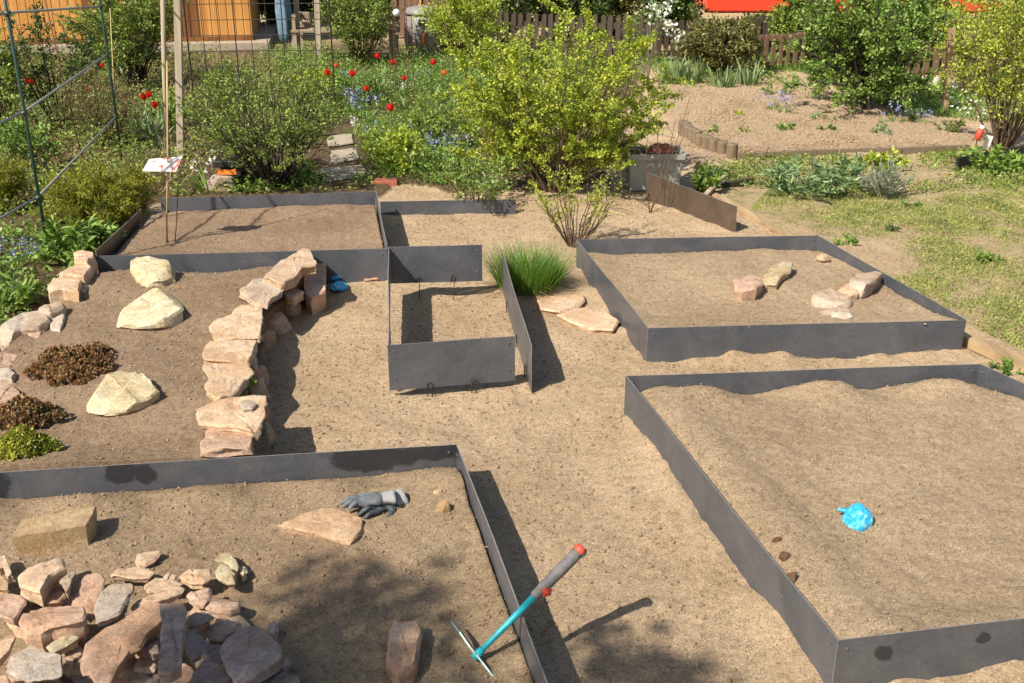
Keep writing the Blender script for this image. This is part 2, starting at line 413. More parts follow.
# picture card: pale card printed with red blossoms
m, nt, b = newmat('printed_card'); M['card'] = m
n = noise_node(nt, 16, 4, .6)
c = ramp(nt, n.outputs[0], [(.5, srgb(228, 222, 208)), (.57, srgb(222, 170, 150)), (.64, srgb(190, 60, 70)), (.74, srgb(222, 140, 130))]).outputs[0]
nt.links.new(c, b.inputs['Base Color']); b.inputs['Roughness'].default_value = .5

# ------------------------------------------------------------------ ground
def inpoly(X, Y, poly):
    r = np.zeros(X.shape, bool); n = len(poly)
    for i in range(n):
        x1, y1 = poly[i]; x2, y2 = poly[(i + 1) % n]
        c = ((y1 > Y) != (y2 > Y)) & (X < (x2 - x1) * (Y - y1) / (y2 - y1 + 1e-12) + x1)
        r ^= c
    return r

def wpoly(px, z=0.0):
    return [(P(x, y, z).x, P(x, y, z).y) for x, y in px]

def relief(X, Y, seed=0, a=1.0):
    p = np.stack([X.ravel(), Y.ravel(), np.zeros(X.size)], 1)
    r = .011 * fbm(p, 3.2, 3, seed) + .0036 * fbm(p, 13, 3, seed + 9) + .0030 * fbm(p, 48, 2, seed + 21)
    # rake furrows and scuffs
    r += .004 * np.maximum(0, fbm(p * np.array([1, .35, 1]), 9, 2, seed + 31)) 
    return (r * a).reshape(X.shape)

def graded(a, b, step, far, g=1.16):
    core = list(np.arange(a, b, step))
    lo = []; s = step; v = a
    while v > far[0]: s *= g; v -= s; lo.append(v)
    hi = []; s = step; v = core[-1]
    while v < far[1]: s *= g; v += s; hi.append(v)
    return np.array(lo[::-1] + core + hi)

xs = graded(-3.6, 4.2, .018, (-250, 250)); ys = graded(1.5, 8.6, .018, (-60, 500))
X, Y = np.meshgrid(xs, ys)
dens = np.clip((Y - 8.6) / 3, 0, 1)
Z = relief(X, Y, 3) * (1 - .3 * dens) * np.where(np.hypot(X, Y) > 30, 0, 1)
humus_poly = wpoly([(-900, 470), (-60, 400), (0, 355), (10, 340), (100, 268), (120, 215), (175, 203), (375, 199), (385, 184), (450, 196), (560, 188), (610, 186), (620, 150), (640, 90), (650, 60), (640, 36), (-900, 36)])
lawn_poly = wpoly([(748, 212), (735, 195), (690, 200), (700, 165), (760, 168), (900, 150), (1100, 140), (2400, 150), (2400, 900), (1300, 700), (1024, 352), (900, 290)])
far_lawn = wpoly([(640, 62), (830, 82), (930, 82), (940, 118), (1100, 135), (2500, 135), (2500, -75), (-1500, -75), (-1500, 45), (640, 45)])
plot_poly = wpoly([(645, 148), (690, 140), (640, 90), (700, 84), (800, 84), (880, 108), (940, 122), (1000, 140), (960, 152), (860, 158), (740, 158), (700, 170)])
jx = .12 * vnoise(np.stack([X.ravel() * 3, Y.ravel() * 3, 0 * X.ravel()], 1), 5).reshape(X.shape)
jy = .12 * vnoise(np.stack([X.ravel() * 3, Y.ravel() * 3, 5 + 0 * X.ravel()], 1), 6).reshape(X.shape)
zh = inpoly(X + jx, Y + jy, humus_poly).astype(float)
zl = (inpoly(X + jx, Y + jy, lawn_poly) | inpoly(X + jx, Y + jy, far_lawn)).astype(float)
zp = inpoly(X + jx * .5, Y + jy * .5, plot_poly).astype(float)
zl *= np.clip(.72 + .5 * fbm(np.stack([X.ravel(), Y.ravel(), 0 * X.ravel()], 1), 1.4, 3, 77).reshape(X.shape), .1, 1)
Z += zp * .04 + zh * .02
# soil banked unevenly against the steel
def seg_d(X, Y, a, b):
    ax, ay, bx, by = a.x, a.y, b.x, b.y; L2 = (bx - ax) ** 2 + (by - ay) ** 2
    t = np.clip(((X - ax) * (bx - ax) + (Y - ay) * (by - ay)) / L2, 0, 1)
    return np.hypot(X - ax - t * (bx - ax), Y - ay - t * (by - ay))
_z = .172; _segs = [(P(648, 328, _z), P(966, 320, _z)), (P(577, 239.5, _z), P(648, 328, _z)), (P(626, 376, _z), P(838, 640, _z)), (P(838, 640, _z), P(1433, 570, _z)), (P(626, 376, _z), P(980, 364, _z)), (P(456.5, 444.5, .182), P(612, 850, .182)), (P(97, 256, .2), P(387, 248.5, .2)), (P(387, 248.5, .2), P(375, 191.5, .2)), (P(966, 320, _z), P(818, 235.5, _z))]
_D = np.full(X.shape, 9.0)
for _a, _b in _segs: _D = np.minimum(_D, seg_d(X, Y, _a, _b))
_pp = np.stack([X.ravel(), Y.ravel(), 0 * X.ravel()], 1)
Z += np.exp(-(_D / .06) ** 1.5) * np.clip(.010 + .030 * fbm(_pp, 5.5, 3, 91).reshape(X.shape), -.005, .05)
ny, nx = X.shape
idx = np.arange(nx * ny).reshape(ny, nx)
Fq = np.stack([idx[:-1, :-1].ravel(), idx[:-1, 1:].ravel(), idx[1:, 1:].ravel(), idx[1:, :-1].ravel()], 1)
V = np.stack([X.ravel(), Y.ravel(), Z.ravel()], 1)
me = mesh_np('ground', V, Fq, smooth=True)
ca = me.color_attributes.new('zone', 'FLOAT_COLOR', 'POINT')
ca.data.foreach_set('color', np.stack([zh.ravel(), zl.ravel(), zp.ravel(), np.ones(X.size)], 1).astype(np.float32).ravel())
tag(link('ground', me, M['ground']), kind='structure')

def soil_patch(left, right, z, name='bed_soil', step=.013, edge=None, seed=0, mounds=(), mat='soil'):
    """a bed's surface between a left and a right rim line (world xy), front to back"""
    def rs(l, n):
        l = [Vector(p[:2]) for p in l]; L = [0]
        for a, b in zip(l, l[1:]): L.append(L[-1] + (b - a).length)
        t = np.linspace(0, L[-1], n)
        return np.stack([np.interp(t, L, [p.x for p in l]), np.interp(t, L, [p.y for p in l])], 1), L[-1]
    _, ln = rs(left, 2); n = int(ln / step)
    Lp, _ = rs(left, n); Rp, _ = rs(right, n)
    wd = np.linalg.norm(Lp - Rp, axis=1).mean(); m_ = int(wd / step)
    t = np.linspace(0, 1, m_)[None, :, None]
    G = Lp[:, None, :] * (1 - t) + Rp[:, None, :] * t
    X, Y = G[..., 0], G[..., 1]
    Z = z + relief(X, Y, seed, .95)
    u = np.linspace(0, 1, m_)[None, :] * np.ones((n, 1)); v = np.linspace(0, 1, n)[:, None] * np.ones((1, m_))
    if edge: Z = Z + edge(u, v, X, Y)
    for (mx, my, r, h) in mounds:
        Z = Z + h * np.exp(-((X - mx) ** 2 + (Y - my) ** 2) / r ** 2)
    V = [np.stack([X, Y, Z], 2).reshape(-1, 3)]
    idx = np.arange(n * m_).reshape(n, m_)
    Fc = [np.stack([idx[:-1, :-1].ravel(), idx[:-1, 1:].ravel(), idx[1:, 1:].ravel(), idx[1:, :-1].ravel()], 1)]
    ring = np.concatenate([idx[0, :], idx[1:, -1], idx[-1, -2::-1], idx[-2:0:-1, 0]])
    sk = V[0][ring].copy(); sk[:, 2] = -.06; k0 = n * m_; kk = len(ring)
    V.append(sk); a = ring; b = np.roll(ring, -1); c = k0 + np.roll(np.arange(kk), -1); d = k0 + np.arange(kk)
    Fc.append(np.stack([a, d, c, b], 1))
    me = mesh_np(name, np.concatenate(V), np.concatenate(Fc), smooth=True)
    o = tag(link(name, me, M[mat]), kind='structure')
    return o, X, Y, Z

CLODS = []   # (x, y, z, r)
def clods(X, Y, Z, n, r0=.0016, r1=.0062, mask=None):
    n = int(n * 2.2)
    k = RNG.integers(0, X.size, n)
    r = r0 + (r1 - r0) * RNG.random(n) ** 4
    a = np.stack([X.ravel()[k] + RNG.normal(0, .006, n), Y.ravel()[k] + RNG.normal(0, .006, n), Z.ravel()[k] + r * .3, r], 1)
    if mask is not None: a = a[mask(a[:, 0], a[:, 1])]
    CLODS.append(a)

def lerp(a, b, t): return a + (b - a) * t
def inset(p, q, d):
    v = (q - p); v.z = 0; return p + v.normalized() * d

# ------------------------------------------------------------------ steel panels
def panel(root, a, b, ztop, hgt, th=.004, bolts=(1, 1), mat='steel', dz=0.0, zb2=None, ztop2=None, face=-1, name='side_panel', wob=.003):
    """upright sheet from a to b; the outer face (with the bolt heads) looks to `face` side"""
    a = Vector((a.x, a.y, 0)); b = Vector((b.x, b.y, 0)); d = (b - a); L = d.length; d.normalize(); nrm = Vector((d.y, -d.x, 0)) * (1 if face < 0 else -1)
    n = 14; mb = MB(); z1a = ztop + dz; z1b = (ztop2 if ztop2 is not None else ztop) + dz
    vs = []
    ph = random.random() * 9
    for i in range(n + 1):
        t = i / n; w = wob * math.sin(t * PI) * math.sin(t * 5 + ph)
        p = a + d * L * t + nrm * w; z1 = lerp(z1a, z1b, t)
        for s in (-.5, .5):
            q = p + nrm * th * s
            vs.append((q.x, q.y, z1 - hgt)); vs.append((q.x, q.y, z1))
    fs = []; fm = []
    for i in range(n):
        o = i * 4; q = o + 4
        fs += [(o, o + 1, q + 1, q), (o + 2, q + 2, q + 3, o + 3), (o, q, q + 2, o + 2)]; fm += [0, 0, 0]
        fs.append((o + 1, o + 3, q + 3, q + 1)); fm.append(1)
    fs += [(0, 2, 3, 1), (n * 4, n * 4 + 1, n * 4 + 3, n * 4 + 2)]; fm += [1, 1]
    me = bpy.data.meshes.new(name); me.from_pydata(vs, [], fs); me.polygons.foreach_set('material_index', fm); me.update()
    o = link(name, me, [M[mat], M['steel_edge']], root)
    for e, on in ((0, bolts[0]), (1, bolts[1])):
        if not on: continue
        c = a + d * (.028 if e == 0 else L - .028); z1 = z1a if e == 0 else z1b
        for zz in (.03, hgt - .055):
            mb = MB()
            for s in (1, -1):
                c0 = c + nrm * s * th * .5; 
                mb.tube([c0 + Vector((0, 0, z1 - zz)), c0 + nrm * s * .003 + Vector((0, 0, z1 - zz)), c0 + nrm * s * .0045 + Vector((0, 0, z1 - zz))], [.0055, .005, .002], 8)
            mb.build('bolt', M['bolt'], o, smooth=False)
    return o

def bed_frame(label, corners, ztop, hgt, sides, group=None, mat='steel', ztops=None):
    """corners: front-left, front-right, back-right, back-left (world)"""
    c = sum(corners, Vector()) / 4
    root = empty('steel_bed_frame', (0, 0, 0)); tag(root, label, 'bed frame', group)
    for k in sides:
        i, j = k, (k + 1) % 4
        a, b = corners[i], corners[j]
        # the long sheets butt between the cross sheets
        panel(root, a, b, ztop, hgt, dz=.0 if k % 2 == 0 else .0012, mat=mat, face=-1, wob=.004)
    return root

G_FR = 'steel raised bed frames'
zt = .172
mid = [P(648, 328, zt), P(966, 320, zt), P(818, 235.5, zt), P(577, 239.5, zt)]
near = [P(838, 640, zt), P(1433, 570, zt), P(980, 364, zt), P(626, 376, zt)]
zl_ = .182
nl = [P(-620, 860, zl_), P(612, 850, zl_), P(456.5, 444.5, zl_), P(-330, 492, zl_)]
bed_frame('dark steel frame of the far right raised bed with small rocks on its soil', mid, zt, .225, (0, 1, 2, 3))
bed_frame('large dark steel frame of the raised bed with the crumpled blue bag on its soil', near, zt, .225, (0, 1, 2, 3))
bed_frame('dark steel frame of the raised bed with the rubble pile and the hand hoe', nl, zl_, .232, (0, 1, 2, 3))

# bed soil
def quad_soil(c, z, seed, edge, mounds=(), dens=1.0, mat='soil'):
    fl, fr, br, bl = c
    k = .006; cen = (fl + fr + br + bl) / 4
    f = [p + ((cen - p).normalized() * k * 1.5) for p in c]
    o, X, Y, Z = soil_patch([f[0], f[3]], [f[1], f[2]], z, seed=seed, edge=edge, mounds=mounds, mat=mat)
    clods(X, Y, Z, int(X.size * .16 * dens))
    return o
quad_soil(mid, .115, 11, lambda u, v, X, Y: .045 * np.exp(-(v / .12) ** 2) - .03 * np.exp(-((1 - v) / .06) ** 2) + .012 * np.exp(-(u / .1) ** 2))
quad_soil(near, .118, 12, lambda u, v, X, Y: .035 * np.exp(-(v / .07) ** 2) - .035 * np.exp(-((1 - v) / .05) ** 2) + .036 * np.exp(-((v - .94) / .06) ** 2) * (.4 + np.sin(u * 19 + 4.2)) - .02 * np.exp(-(u / .02) ** 2) + .03 * np.exp(-((u - .08) / .06) ** 2))
quad_soil(nl, .085, 13, lambda u, v, X, Y: .02 * np.exp(-((v - .93) / .05) ** 2) * (1 + np.sin(u * 40)) - .015 * np.exp(-((1 - v) / .02) ** 2) + .01, mat='soil_mid')

# ---- small frame standing on pins
sf = empty('steel_planter_frame', (0, 0, 0)); tag(sf, 'small square frame of four steel sheets raised on wire pins', 'bed frame')
a1, b1 = P(388, 247.5, .3), P(482, 245, .3)
a2, b2 = P(387.5, 345.5, .25), P(515, 336.5, .25)
bp = panel(sf, a1, b1, .302, .208)
fp = panel(sf, a2, b2, .252, .215)
lp = panel(sf, P(386.5, 343, .25) + Vector((.008, .01, 0)), a1 + Vector((.004, -.006, 0)), .253, .21, ztop2=.303, bolts=(0, 0))
rp = panel(sf, P(531.5, 346, .235), P(502.5, 252, .245), .236, .222, ztop2=.246, bolts=(0, 0))
def pin(x, yb, zt_, face, parent, base_z=-.03):
    """bent wire pin hooked over a sheet's foot"""
    p = P(x, yb, 0); mb = MB(); r = .0028
    mb.tube([p + Vector((-.011, face, base_z)), p + Vector((-.011, face, zt_ - .012)), p + Vector((-.006, face, zt_ - .002)), p + Vector((0, face, zt_)), p + Vector((.006, face, zt_ - .002)), p + Vector((.011, face, zt_ - .012)), p + Vector((.011, face, base_z))], r, 6)
    mb.build('pin', M['dark_wire'], parent, smooth=True)
fa = P(388, 392, 0)
for px in (428, 473):
    t = (px - 387.5) / 127.5; q = lerp(a2, b2, t)
    mb = MB(); y = q.y - .008; zt2 = .065
    mb.tube([(q.x - .011, y, -.03), (q.x - .011, y, zt2 - .012), (q.x - .006, y, zt2 - .002), (q.x, y, zt2), (q.x + .006, y, zt2 - .002), (q.x + .011, y, zt2 - .012), (q.x + .011, y, -.03)], .0026, 6)
    mb.build('pin', M['dark_wire'], fp, smooth=True)
for px in (417, 452):
    t = (px - 388) / 94; q = lerp(a1, b1, t); y = q.y - .008; zt2 = .135
    mb = MB()
    mb.tube([(q.x - .009, y, zt2 - .04), (q.x - .009, y, zt2 - .012), (q.x - .004, y, zt2), (q.x + .004, y, zt2), (q.x + .009, y, zt2 - .012), (q.x + .004, y, .05), (q.x + .002, y, -.04)], .0026, 6)
    mb.build('pin', M['dark_wire'], bp, smooth=True)
for px, py in ((508, 318), (519, 352), (526, 378)):
    t = (391 - py) / 94; q = lerp(P(531.5, 346, .235), P(502.5, 252, .245), max(0.06, min(.9, t)))
    mb = MB(); mb.tube([(q.x - .009, q.y, -.04), (q.x - .009, q.y, .06), (q.x - .008, q.y + .012, .062), (q.x - .009, q.y + .016, -.04)], .0026, 6)
    mb.build('pin', M['dark_wire'], rp, smooth=True)

# ---- back left bed (with the cane and card)
bl_t = .2
c_fl, c_fr = P(97, 256, bl_t), P(387, 248.5, bl_t)
c_bl, c_br = P(141, 209, bl_t), P(375, 191.5, bl_t)
c_bl2 = P(160, 198.5, bl_t)
r1 = empty('steel_bed_frame'); tag(r1, 'low dark steel frame of the bed with the cane and picture card', 'bed frame', G_FR)
panel(r1, c_fl, c_fr, bl_t, .24)
panel(r1, c_bl2, c_br, bl_t, .22, face=1)
panel(r1, c_fl + Vector((-.006, .006, 0)), c_bl, bl_t + .03, .28, mat='steel_rust', ztop2=bl_t, bolts=(0, 1))
panel(r1, c_fr + Vector((.0, .006, 0)), c_br + Vector((.004, 0, 0)), bl_t + .02, .27, bolts=(0, 0))
o, X_, Y_, Z_ = soil_patch([c_fl + Vector((.03, .01, 0)), c_bl + Vector((.03, -.01, 0)), c_bl2 + Vector((.02, -.012, 0))], [c_fr + Vector((-.012, .01, 0)), c_br + Vector((-.01, -.012, 0))], .135, seed=14, mat='soil_dark',
    edge=lambda u, v, X, Y: .045 * np.exp(-(v / .1) ** 2) - .02 * np.exp(-((1 - v) / .08) ** 2))
clods(X_, Y_, Z_, int(X_.size * .08))
# ---- back centre: low strip and the browned sheet
r2 = empty('steel_edging_strip'); tag(r2, 'low strip of dark steel half sunk in soil before the yellow-green shrub', 'edging')
panel(r2, P(380, 201.5, .1), P(516, 199.5, .1), .1, .14, bolts=(0, 0), name='strip_sheet')
r3 = empty('steel_edging_strip'); tag(r3, 'brown rusty steel sheet on edge running from the grey planter to the far right bed', 'edging')
panel(r3, P(647.5, 172.5, .2), P(737, 206.5, .176), .2, .235, ztop2=.176, mat='steel_rust', bolts=(0, 1), name='strip_sheet', th=.006)

# ---- middle left rock bed soil
wall_in = [P(262, 455, .16), P(268, 430, .16), P(262, 405, .16), P(246, 385, .16), P(246, 345, .16), P(258, 315, .16), P(285, 288, .16), P(316, 258, .16)]
left_in = [P(-95, 478, .16), P(-80, 420, .16), P(10, 345, .16), P(50, 310, .16), P(80, 280, .16), P(100, 268, .16)]
o, X_, Y_, Z_ = soil_patch(left_in, wall_in, .155, seed=15, mat='soil_dark', edge=lambda u, v, X, Y: .018 * np.sin(u * 9) * np.exp(-((1 - v) / .12) ** 2) + .02 * np.exp(-(v / .06) ** 2) - .035 * np.exp(-((1 - v) / .03) ** 2) - .04 * np.exp(-((1 - u) / .05) ** 2) + .012 * np.sin(v * 14 + u * 5))
clods(X_, Y_, Z_, int(X_.size * .12))

# clods on the trodden ground
gx = RNG.uniform(-2.6, 3.6, 90000); gy = RNG.uniform(2.0, 9.0, 90000)
gz = relief(gx[:, None], gy[:, None], 3)[:, 0]
def notgreen(x, y): return ~inpoly(x, y, humus_poly)
r = .0016 + .0055 * RNG.random(90000) ** 4
a = np.stack([gx, gy, gz + r * .3, r], 1)[notgreen(gx, gy)]
CLODS.append(a)
_q = wpoly([(676, 150), (690, 140), (676, 94), (700, 86), (800, 86), (870, 106), (960, 134), (940, 150), (740, 157)])
_x = RNG.uniform(min(p[0] for p in _q), max(p[0] for p in _q), 26000); _y = RNG.uniform(min(p[1] for p in _q), max(p[1] for p in _q), 26000); _k = inpoly(_x, _y, _q)
_r = .003 + .011 * RNG.random(26000) ** 4
CLODS.append(np.stack([_x, _y, .04 + _r * .3, _r], 1)[_k])
def build_clods():
    A = np.concatenate(CLODS)
    # one squashed, irregular 12-point lump each
    t = (1 + 5 ** .5) / 2
    ico = np.array([(-1, t, 0), (1, t, 0), (-1, -t, 0), (1, -t, 0), (0, -1, t), (0, 1, t), (0, -1, -t), (0, 1, -t), (t, 0, -1), (t, 0, 1), (-t, 0, -1), (-t, 0, 1)], float); ico /= np.linalg.norm(ico[0])
    fc = np.array([(0, 11, 5), (0, 5, 1), (0, 1, 7), (0, 7, 10), (0, 10, 11), (1, 5, 9), (5, 11, 4), (11, 10, 2), (10, 7, 6), (7, 1, 8), (3, 9, 4), (3, 4, 2), (3, 2, 6), (3, 6, 8), (3, 8, 9), (4, 9, 5), (2, 4, 11), (6, 2, 10), (8, 6, 7), (9, 8, 1)])
    n = len(A)
    V = ico[None] * (A[:, 3][:, None, None]) * RNG.uniform(.6, 1.35, (n, 12, 1)) * np.stack([RNG.uniform(.8, 1.4, n), RNG.uniform(.8, 1.4, n), RNG.uniform(.6, .95, n)], 1)[:, None, :]
    V = V + A[:, None, :3]
    Fc = fc[None] + (np.arange(n) * 12)[:, None, None]
    me = mesh_np('soil_clods', V.reshape(-1, 3), Fc.reshape(-1, 3), smooth=False)
    tag(link('soil_clods', me, M['soil']), 'small loose crumbs and clods of sandy soil', 'soil crumbs', kind='stuff')
build_clods()

# ------------------------------------------------------------------ stones
def resample(poly, n):
    """points along the outline, every corner kept"""
    pts = [Vector(p) for p in poly]; m_ = len(pts); E = [(pts[(i + 1) % m_] - pts[i]).length for i in range(m_)]; T_ = sum(E)
    k = [max(1, int(round(n * e / T_))) for e in E]
    while sum(k) > n: j = max(range(m_), key=lambda i: k[i]); k[j] -= 1
    while sum(k) < n: j = max(range(m_), key=lambda i: E[i] / k[i]); k[j] += 1
    return [pts[i].lerp(pts[(i + 1) % m_], q / k[i]) for i in range(m_) for q in range(k[i])]

def stone(px, zt_, zb_, mat, label, group=None, cat='stone', name='stone', seed=None, dome=.0, tilt=(0, 0), taper=.86, rough=1.0, bevel=.014, world=None, shift=0):
    """a broken stone whose top outline is given; real thickness down to zb_"""
    seed = random.randint(0, 9999) if seed is None else seed
    W_ = world if world else [P(x, y - shift, zt_) for x, y in px]
    n = 44; ring = resample(W_, n)
    # soften polygon a touch, then chip the rim
    ring = [ring[i] * .9 + (ring[i - 1] + ring[(i + 1) % n]) * .05 for i in range(n)]
    c = sum(ring, Vector()) / n; size = max((p - c).length for p in ring)
    mn_r = min((p - c).length for p in ring)
    V = []; rings = []
    th = zt_ - zb_
    bev = min(bevel, mn_r * .3)
    def mk(offs, z, amp, sc):
        r = []
        for i, p in enumerate(ring):
            d = (p - c); l = d.length; q = c + d * (max(l - offs, l * .1) / l)
            nz = mn.noise(Vector((q.x * sc + seed, q.y * sc, z * sc * .6)))
            nz2 = mn.noise(Vector((q.x * 60 + seed, q.y * 60, z * 50)))
            q = c + (q - c) * (1 + (nz * amp + nz2 * amp * .25) / max(l, .02))
            r.append(Vector((q.x, q.y, z)))
        V.extend(r); rings.append(list(range(len(V) - n, len(V))))
    k = size * (1 - taper)
    mk(k * 1.25 + bev, zb_, .012 * rough, 12)
    mk(k, zb_ + th * .12, .012 * rough, 12)
    for t in (.3, .5, .7):
        mk(k * (1 - t) + random.uniform(0, .006), zb_ + th * t, .011 * rough, 14)
    mk(bev * .15, zt_ - min(bev * .8, th * .2), .006 * rough, 20)
    mk(bev * .8, zt_ - bev * .12, .004 * rough, 20)
    for s in (.3, .5, .7, .86):
        r = []
        for i, p in enumerate(ring):
            d = (p - c); l = d.length; q = c + d * ((1 - s) * (l - bev * .8) / l); r.append(Vector((q.x, q.y, zt_)))
        V.extend(r); rings.append(list(range(len(V) - n, len(V))))
    V.append(Vector((c.x, c.y, zt_))); tip = len(V) - 1
    V.append(Vector((c.x, c.y, zb_))); bot = len(V) - 1
    # top relief, dome and split steps
    ang = random.uniform(0, PI); sd = Vector((math.cos(ang), math.sin(ang), 0)); stp = random.uniform(-.3, .3) * size
    for i, v in enumerate(V):
        if v.z > zt_ - bev * 1.2:
            rr = (Vector((v.x, v.y, 0)) - Vector((c.x, c.y, 0))).length / size
            v.z += dome * (1 - rr * rr) + .0065 * rough * mn.noise(Vector((v.x * 14 + seed, v.y * 14, 0))) + .0036 * rough * mn.noise(Vector((v.x * 45, v.y * 45, seed)))
            if (v - c).dot(sd) > stp: v.z -= .004 * rough
        if v.z > zb_ + th * .4:
            v.z += ((v.x - c.x) * tilt[0] + (v.y - c.y) * tilt[1])
    fs = []
    for a_, b_ in zip(rings, rings[1:]):
        for i in range(n): fs.append((a_[i], a_[(i + 1) % n], b_[(i + 1) % n], b_[i]))
    for i in range(n):
        fs.append((rings[-1][i], rings[-1][(i + 1) % n], tip)); fs.append((rings[0][(i + 1) % n], rings[0][i], bot))
    rr_ = random.Random(seed)
    for _ in range(int(5 * rough)):
        a_ = rr_.uniform(0, 2 * PI); nz_ = rr_.uniform(.35, 1.3); pn = Vector((math.cos(a_), math.sin(a_), nz_)).normalized()
        mxv = max((v - c).dot(pn) for v in V); cut = mxv - rr_.uniform(.08, .3) * min(mn_r, th * 1.6)
        for v in V:
            e = (v - c).dot(pn) - cut
            if e > 0: v -= pn * e * .97
    # outline direction: make faces look outward
    area = sum(ring[i].x * ring[(i + 1) % n].y - ring[(i + 1) % n].x * ring[i].y for i in range(n))
    if area < 0: fs = [tuple(reversed(f)) for f in fs]
    base = Vector((c.x, c.y, zb_))
    me = bpy.data.meshes.new(name); me.from_pydata([v - base for v in V], [], fs); me.update()
    me.polygons.foreach_set('use_smooth', [True] * len(fs)); me.set_sharp_from_angle(angle=math.radians(24))
    o = link(name, me, M[mat]); o.location = base
    return tag(o, label, cat, group)

def boulder(px, zb_, mat, label, group=None, seed=0, depth=.8, cuts=14, name='rock', cat='rock', sub=4, flat=.8, rot=None):
    """a chiselled rock whose silhouette fills the given photo rectangle (x0,y0,x1,y1)"""
    x0, y0, x1, y1 = px
    pb = P((x0 + x1) / 2, y1, zb_); s = SC(y1) * (2 / (2 - zb_))
    w = (x1 - x0) / s
    # visible height = h*cos + depth*sin of the view angle
    va = PITCH - math.atan(-(y1 - 341.5) / F)
    D = w * depth; tot = (y1 - y0) / s
    h = max(.03, (tot - D * math.sin(va)) / math.cos(va)) if tot > D * math.sin(va) * 1.15 else tot * .45
    D = min(D, (tot - h * math.cos(va)) / math.sin(va)) if tot > h * math.cos(va) + .01 else D
    bm = bmesh.new(); bmesh.ops.create_icosphere(bm, subdivisions=sub, radius=1)
    rr = random.Random(seed)
    for k in range(cuts):
        nrm = Vector((rr.uniform(-1, 1), rr.uniform(-1, 1), rr.uniform(-.15, 1))).normalized(); dd = rr.uniform(.62, .86)
        if k == 0: nrm = Vector((rr.uniform(-.12, .12), rr.uniform(-.2, .05), 1)).normalized(); dd = flat * .8
        for v in bm.verts:
            e = v.co.dot(nrm) - dd
            if e > 0: v.co -= nrm * e * .96
    for v in bm.verts:
        q = v.co
        q = q * (1 + .05 * mn.noise(q * 2.2 + Vector((seed, 0, 0))) + .03 * mn.noise(q * 7 + Vector((0, seed, 0))) + .012 * mn.noise(q * 19))
        v.co = q
    mx = [max(v.co[i] for v in bm.verts) for i in range(3)]; mi_ = [min(v.co[i] for v in bm.verts) for i in range(3)]
    a = rot if rot is not None else 0
    for v in bm.verts:
        x = (v.co.x - mi_[0]) / (mx[0] - mi_[0]) - .5; y = (v.co.y - mi_[1]) / (mx[1] - mi_[1]) - .5
        z = v.co.z / mx[2]
        z = z if z > 0 else z * .35
        v.co = Vector((x * w, y * D, z * h))
    me = bpy.data.meshes.new(name); bm.to_mesh(me); bm.free()
    me.polygons.foreach_set('use_smooth', [True] * len(me.polygons)); me.set_sharp_from_angle(angle=math.radians(30))
    o = link(name, me, M[mat]); o.location = (pb.x, pb.y + D / 2, zb_ - .004); 
    if rot: o.rotation_euler[2] = rot
    return tag(o, label, cat, group)

GW = 'stones of the curved dry wall'
# top course
WT = [
 ([(263, 277), (276, 262), (290, 250), (303, 241), (309, 245), (316, 260), (318, 266), (303, 268), (295, 279), (280, 284)], .25, 'sand_stone', 'pointed tan stone at the far end of the curved wall, beside the steel panel'),
 ([(237, 291), (247, 283), (263, 274), (284, 281), (281, 291), (266, 303), (250, 300)], .225, 'pale_stone', 'grey white flat stone in the upper bend of the curved wall'),
 ([(207, 323), (226, 315), (241, 300), (262, 301), (263, 321), (260, 338), (236, 339), (214, 340)], .205, 'sand_stone', 'long tan stone below the grey white one in the curved wall'),
 ([(203, 346), (208, 338), (236, 333), (257, 335), (256, 347), (249, 364), (228, 362), (203, 360)], .21, 'sand_stone', 'short tan capstone in the middle of the curved wall'),
 ([(202, 364), (205, 355), (230, 351), (246, 356), (254, 373), (244, 382), (234, 397), (214, 400), (204, 388), (208, 376)], .213, 'sand_stone', 'broad tan stone tapering towards the plank shaped stones of the curved wall'),
 ([(193, 401), (232, 395), (267, 393), (266, 415), (260, 433), (241, 427), (214, 424), (199, 422)], .222, 'sand_stone', 'wide flat stone of the curved wall that carries the smooth pebble'),
 ([(206, 423), (226, 420), (253, 429), (253, 447), (197, 450)], .2, 'pink_stone', 'squared pinkish slab of the curved wall next to the steel panel in front'),
 ([(285, 288), (292, 285), (302, 286), (304, 291), (293, 297), (286, 295)], .16, 'sand_stone', 'small tan stone wedged under the end of the curved wall'),
]
for i, (px, z1, mt, lb) in enumerate(WT):
    stone(px, z1, z1 - (.036 if 0 < i < 7 else .05), mt, lb, GW, seed=100 + i, taper=.97, rough=1.5, bevel=.007, tilt=(random.uniform(-.05, .05), random.uniform(-.05, .02)))
stone([(303, 266), (323, 258), (326, 263), (326, 290), (310, 296), (304, 290)], .13, -.02, 'pink_stone', 'upright block at the far outer corner of the curved wall', GW, seed=120, taper=.9)
# lower course, outer face of the wall
LW = [((262, 306, 290, 330), 'pink_stone'), ((280, 294, 300, 312), 'pink_stone'), ((252, 322, 274, 346), 'brown_stone'), ((246, 340, 266, 362), 'grey_stone'), ((247, 355, 268, 382), 'pink_stone'), ((243, 376, 268, 398), 'sand_stone'), ((252, 398, 272, 424), 'pink_stone'), ((250, 418, 273, 444), 'sand_stone'), ((248, 436, 268, 458), 'grey_stone')]
for i, (b_, mt) in enumerate(LW):
    x0, y0, x1, y1 = b_
    o = boulder((x0, y0 - 8, x1, y1 + 8), -.01, mt, 'rough stone in the shaded lower course on the path side of the curved wall', 'lower course stones of the curved wall', seed=60 + i, depth=1.1)
    o.dimensions = (o.dimensions.x, o.dimensions.y, .16)
for i, b_ in enumerate([(247, 353, 257, 366), (255, 327, 263, 338)]):
    boulder(b_, .14, 'pale_stone', ['thin grey chip stuck in the joint of the curved wall below its middle', 'thin grey chip stuck in the joint of the curved wall at its bend'][i], seed=80 + i)
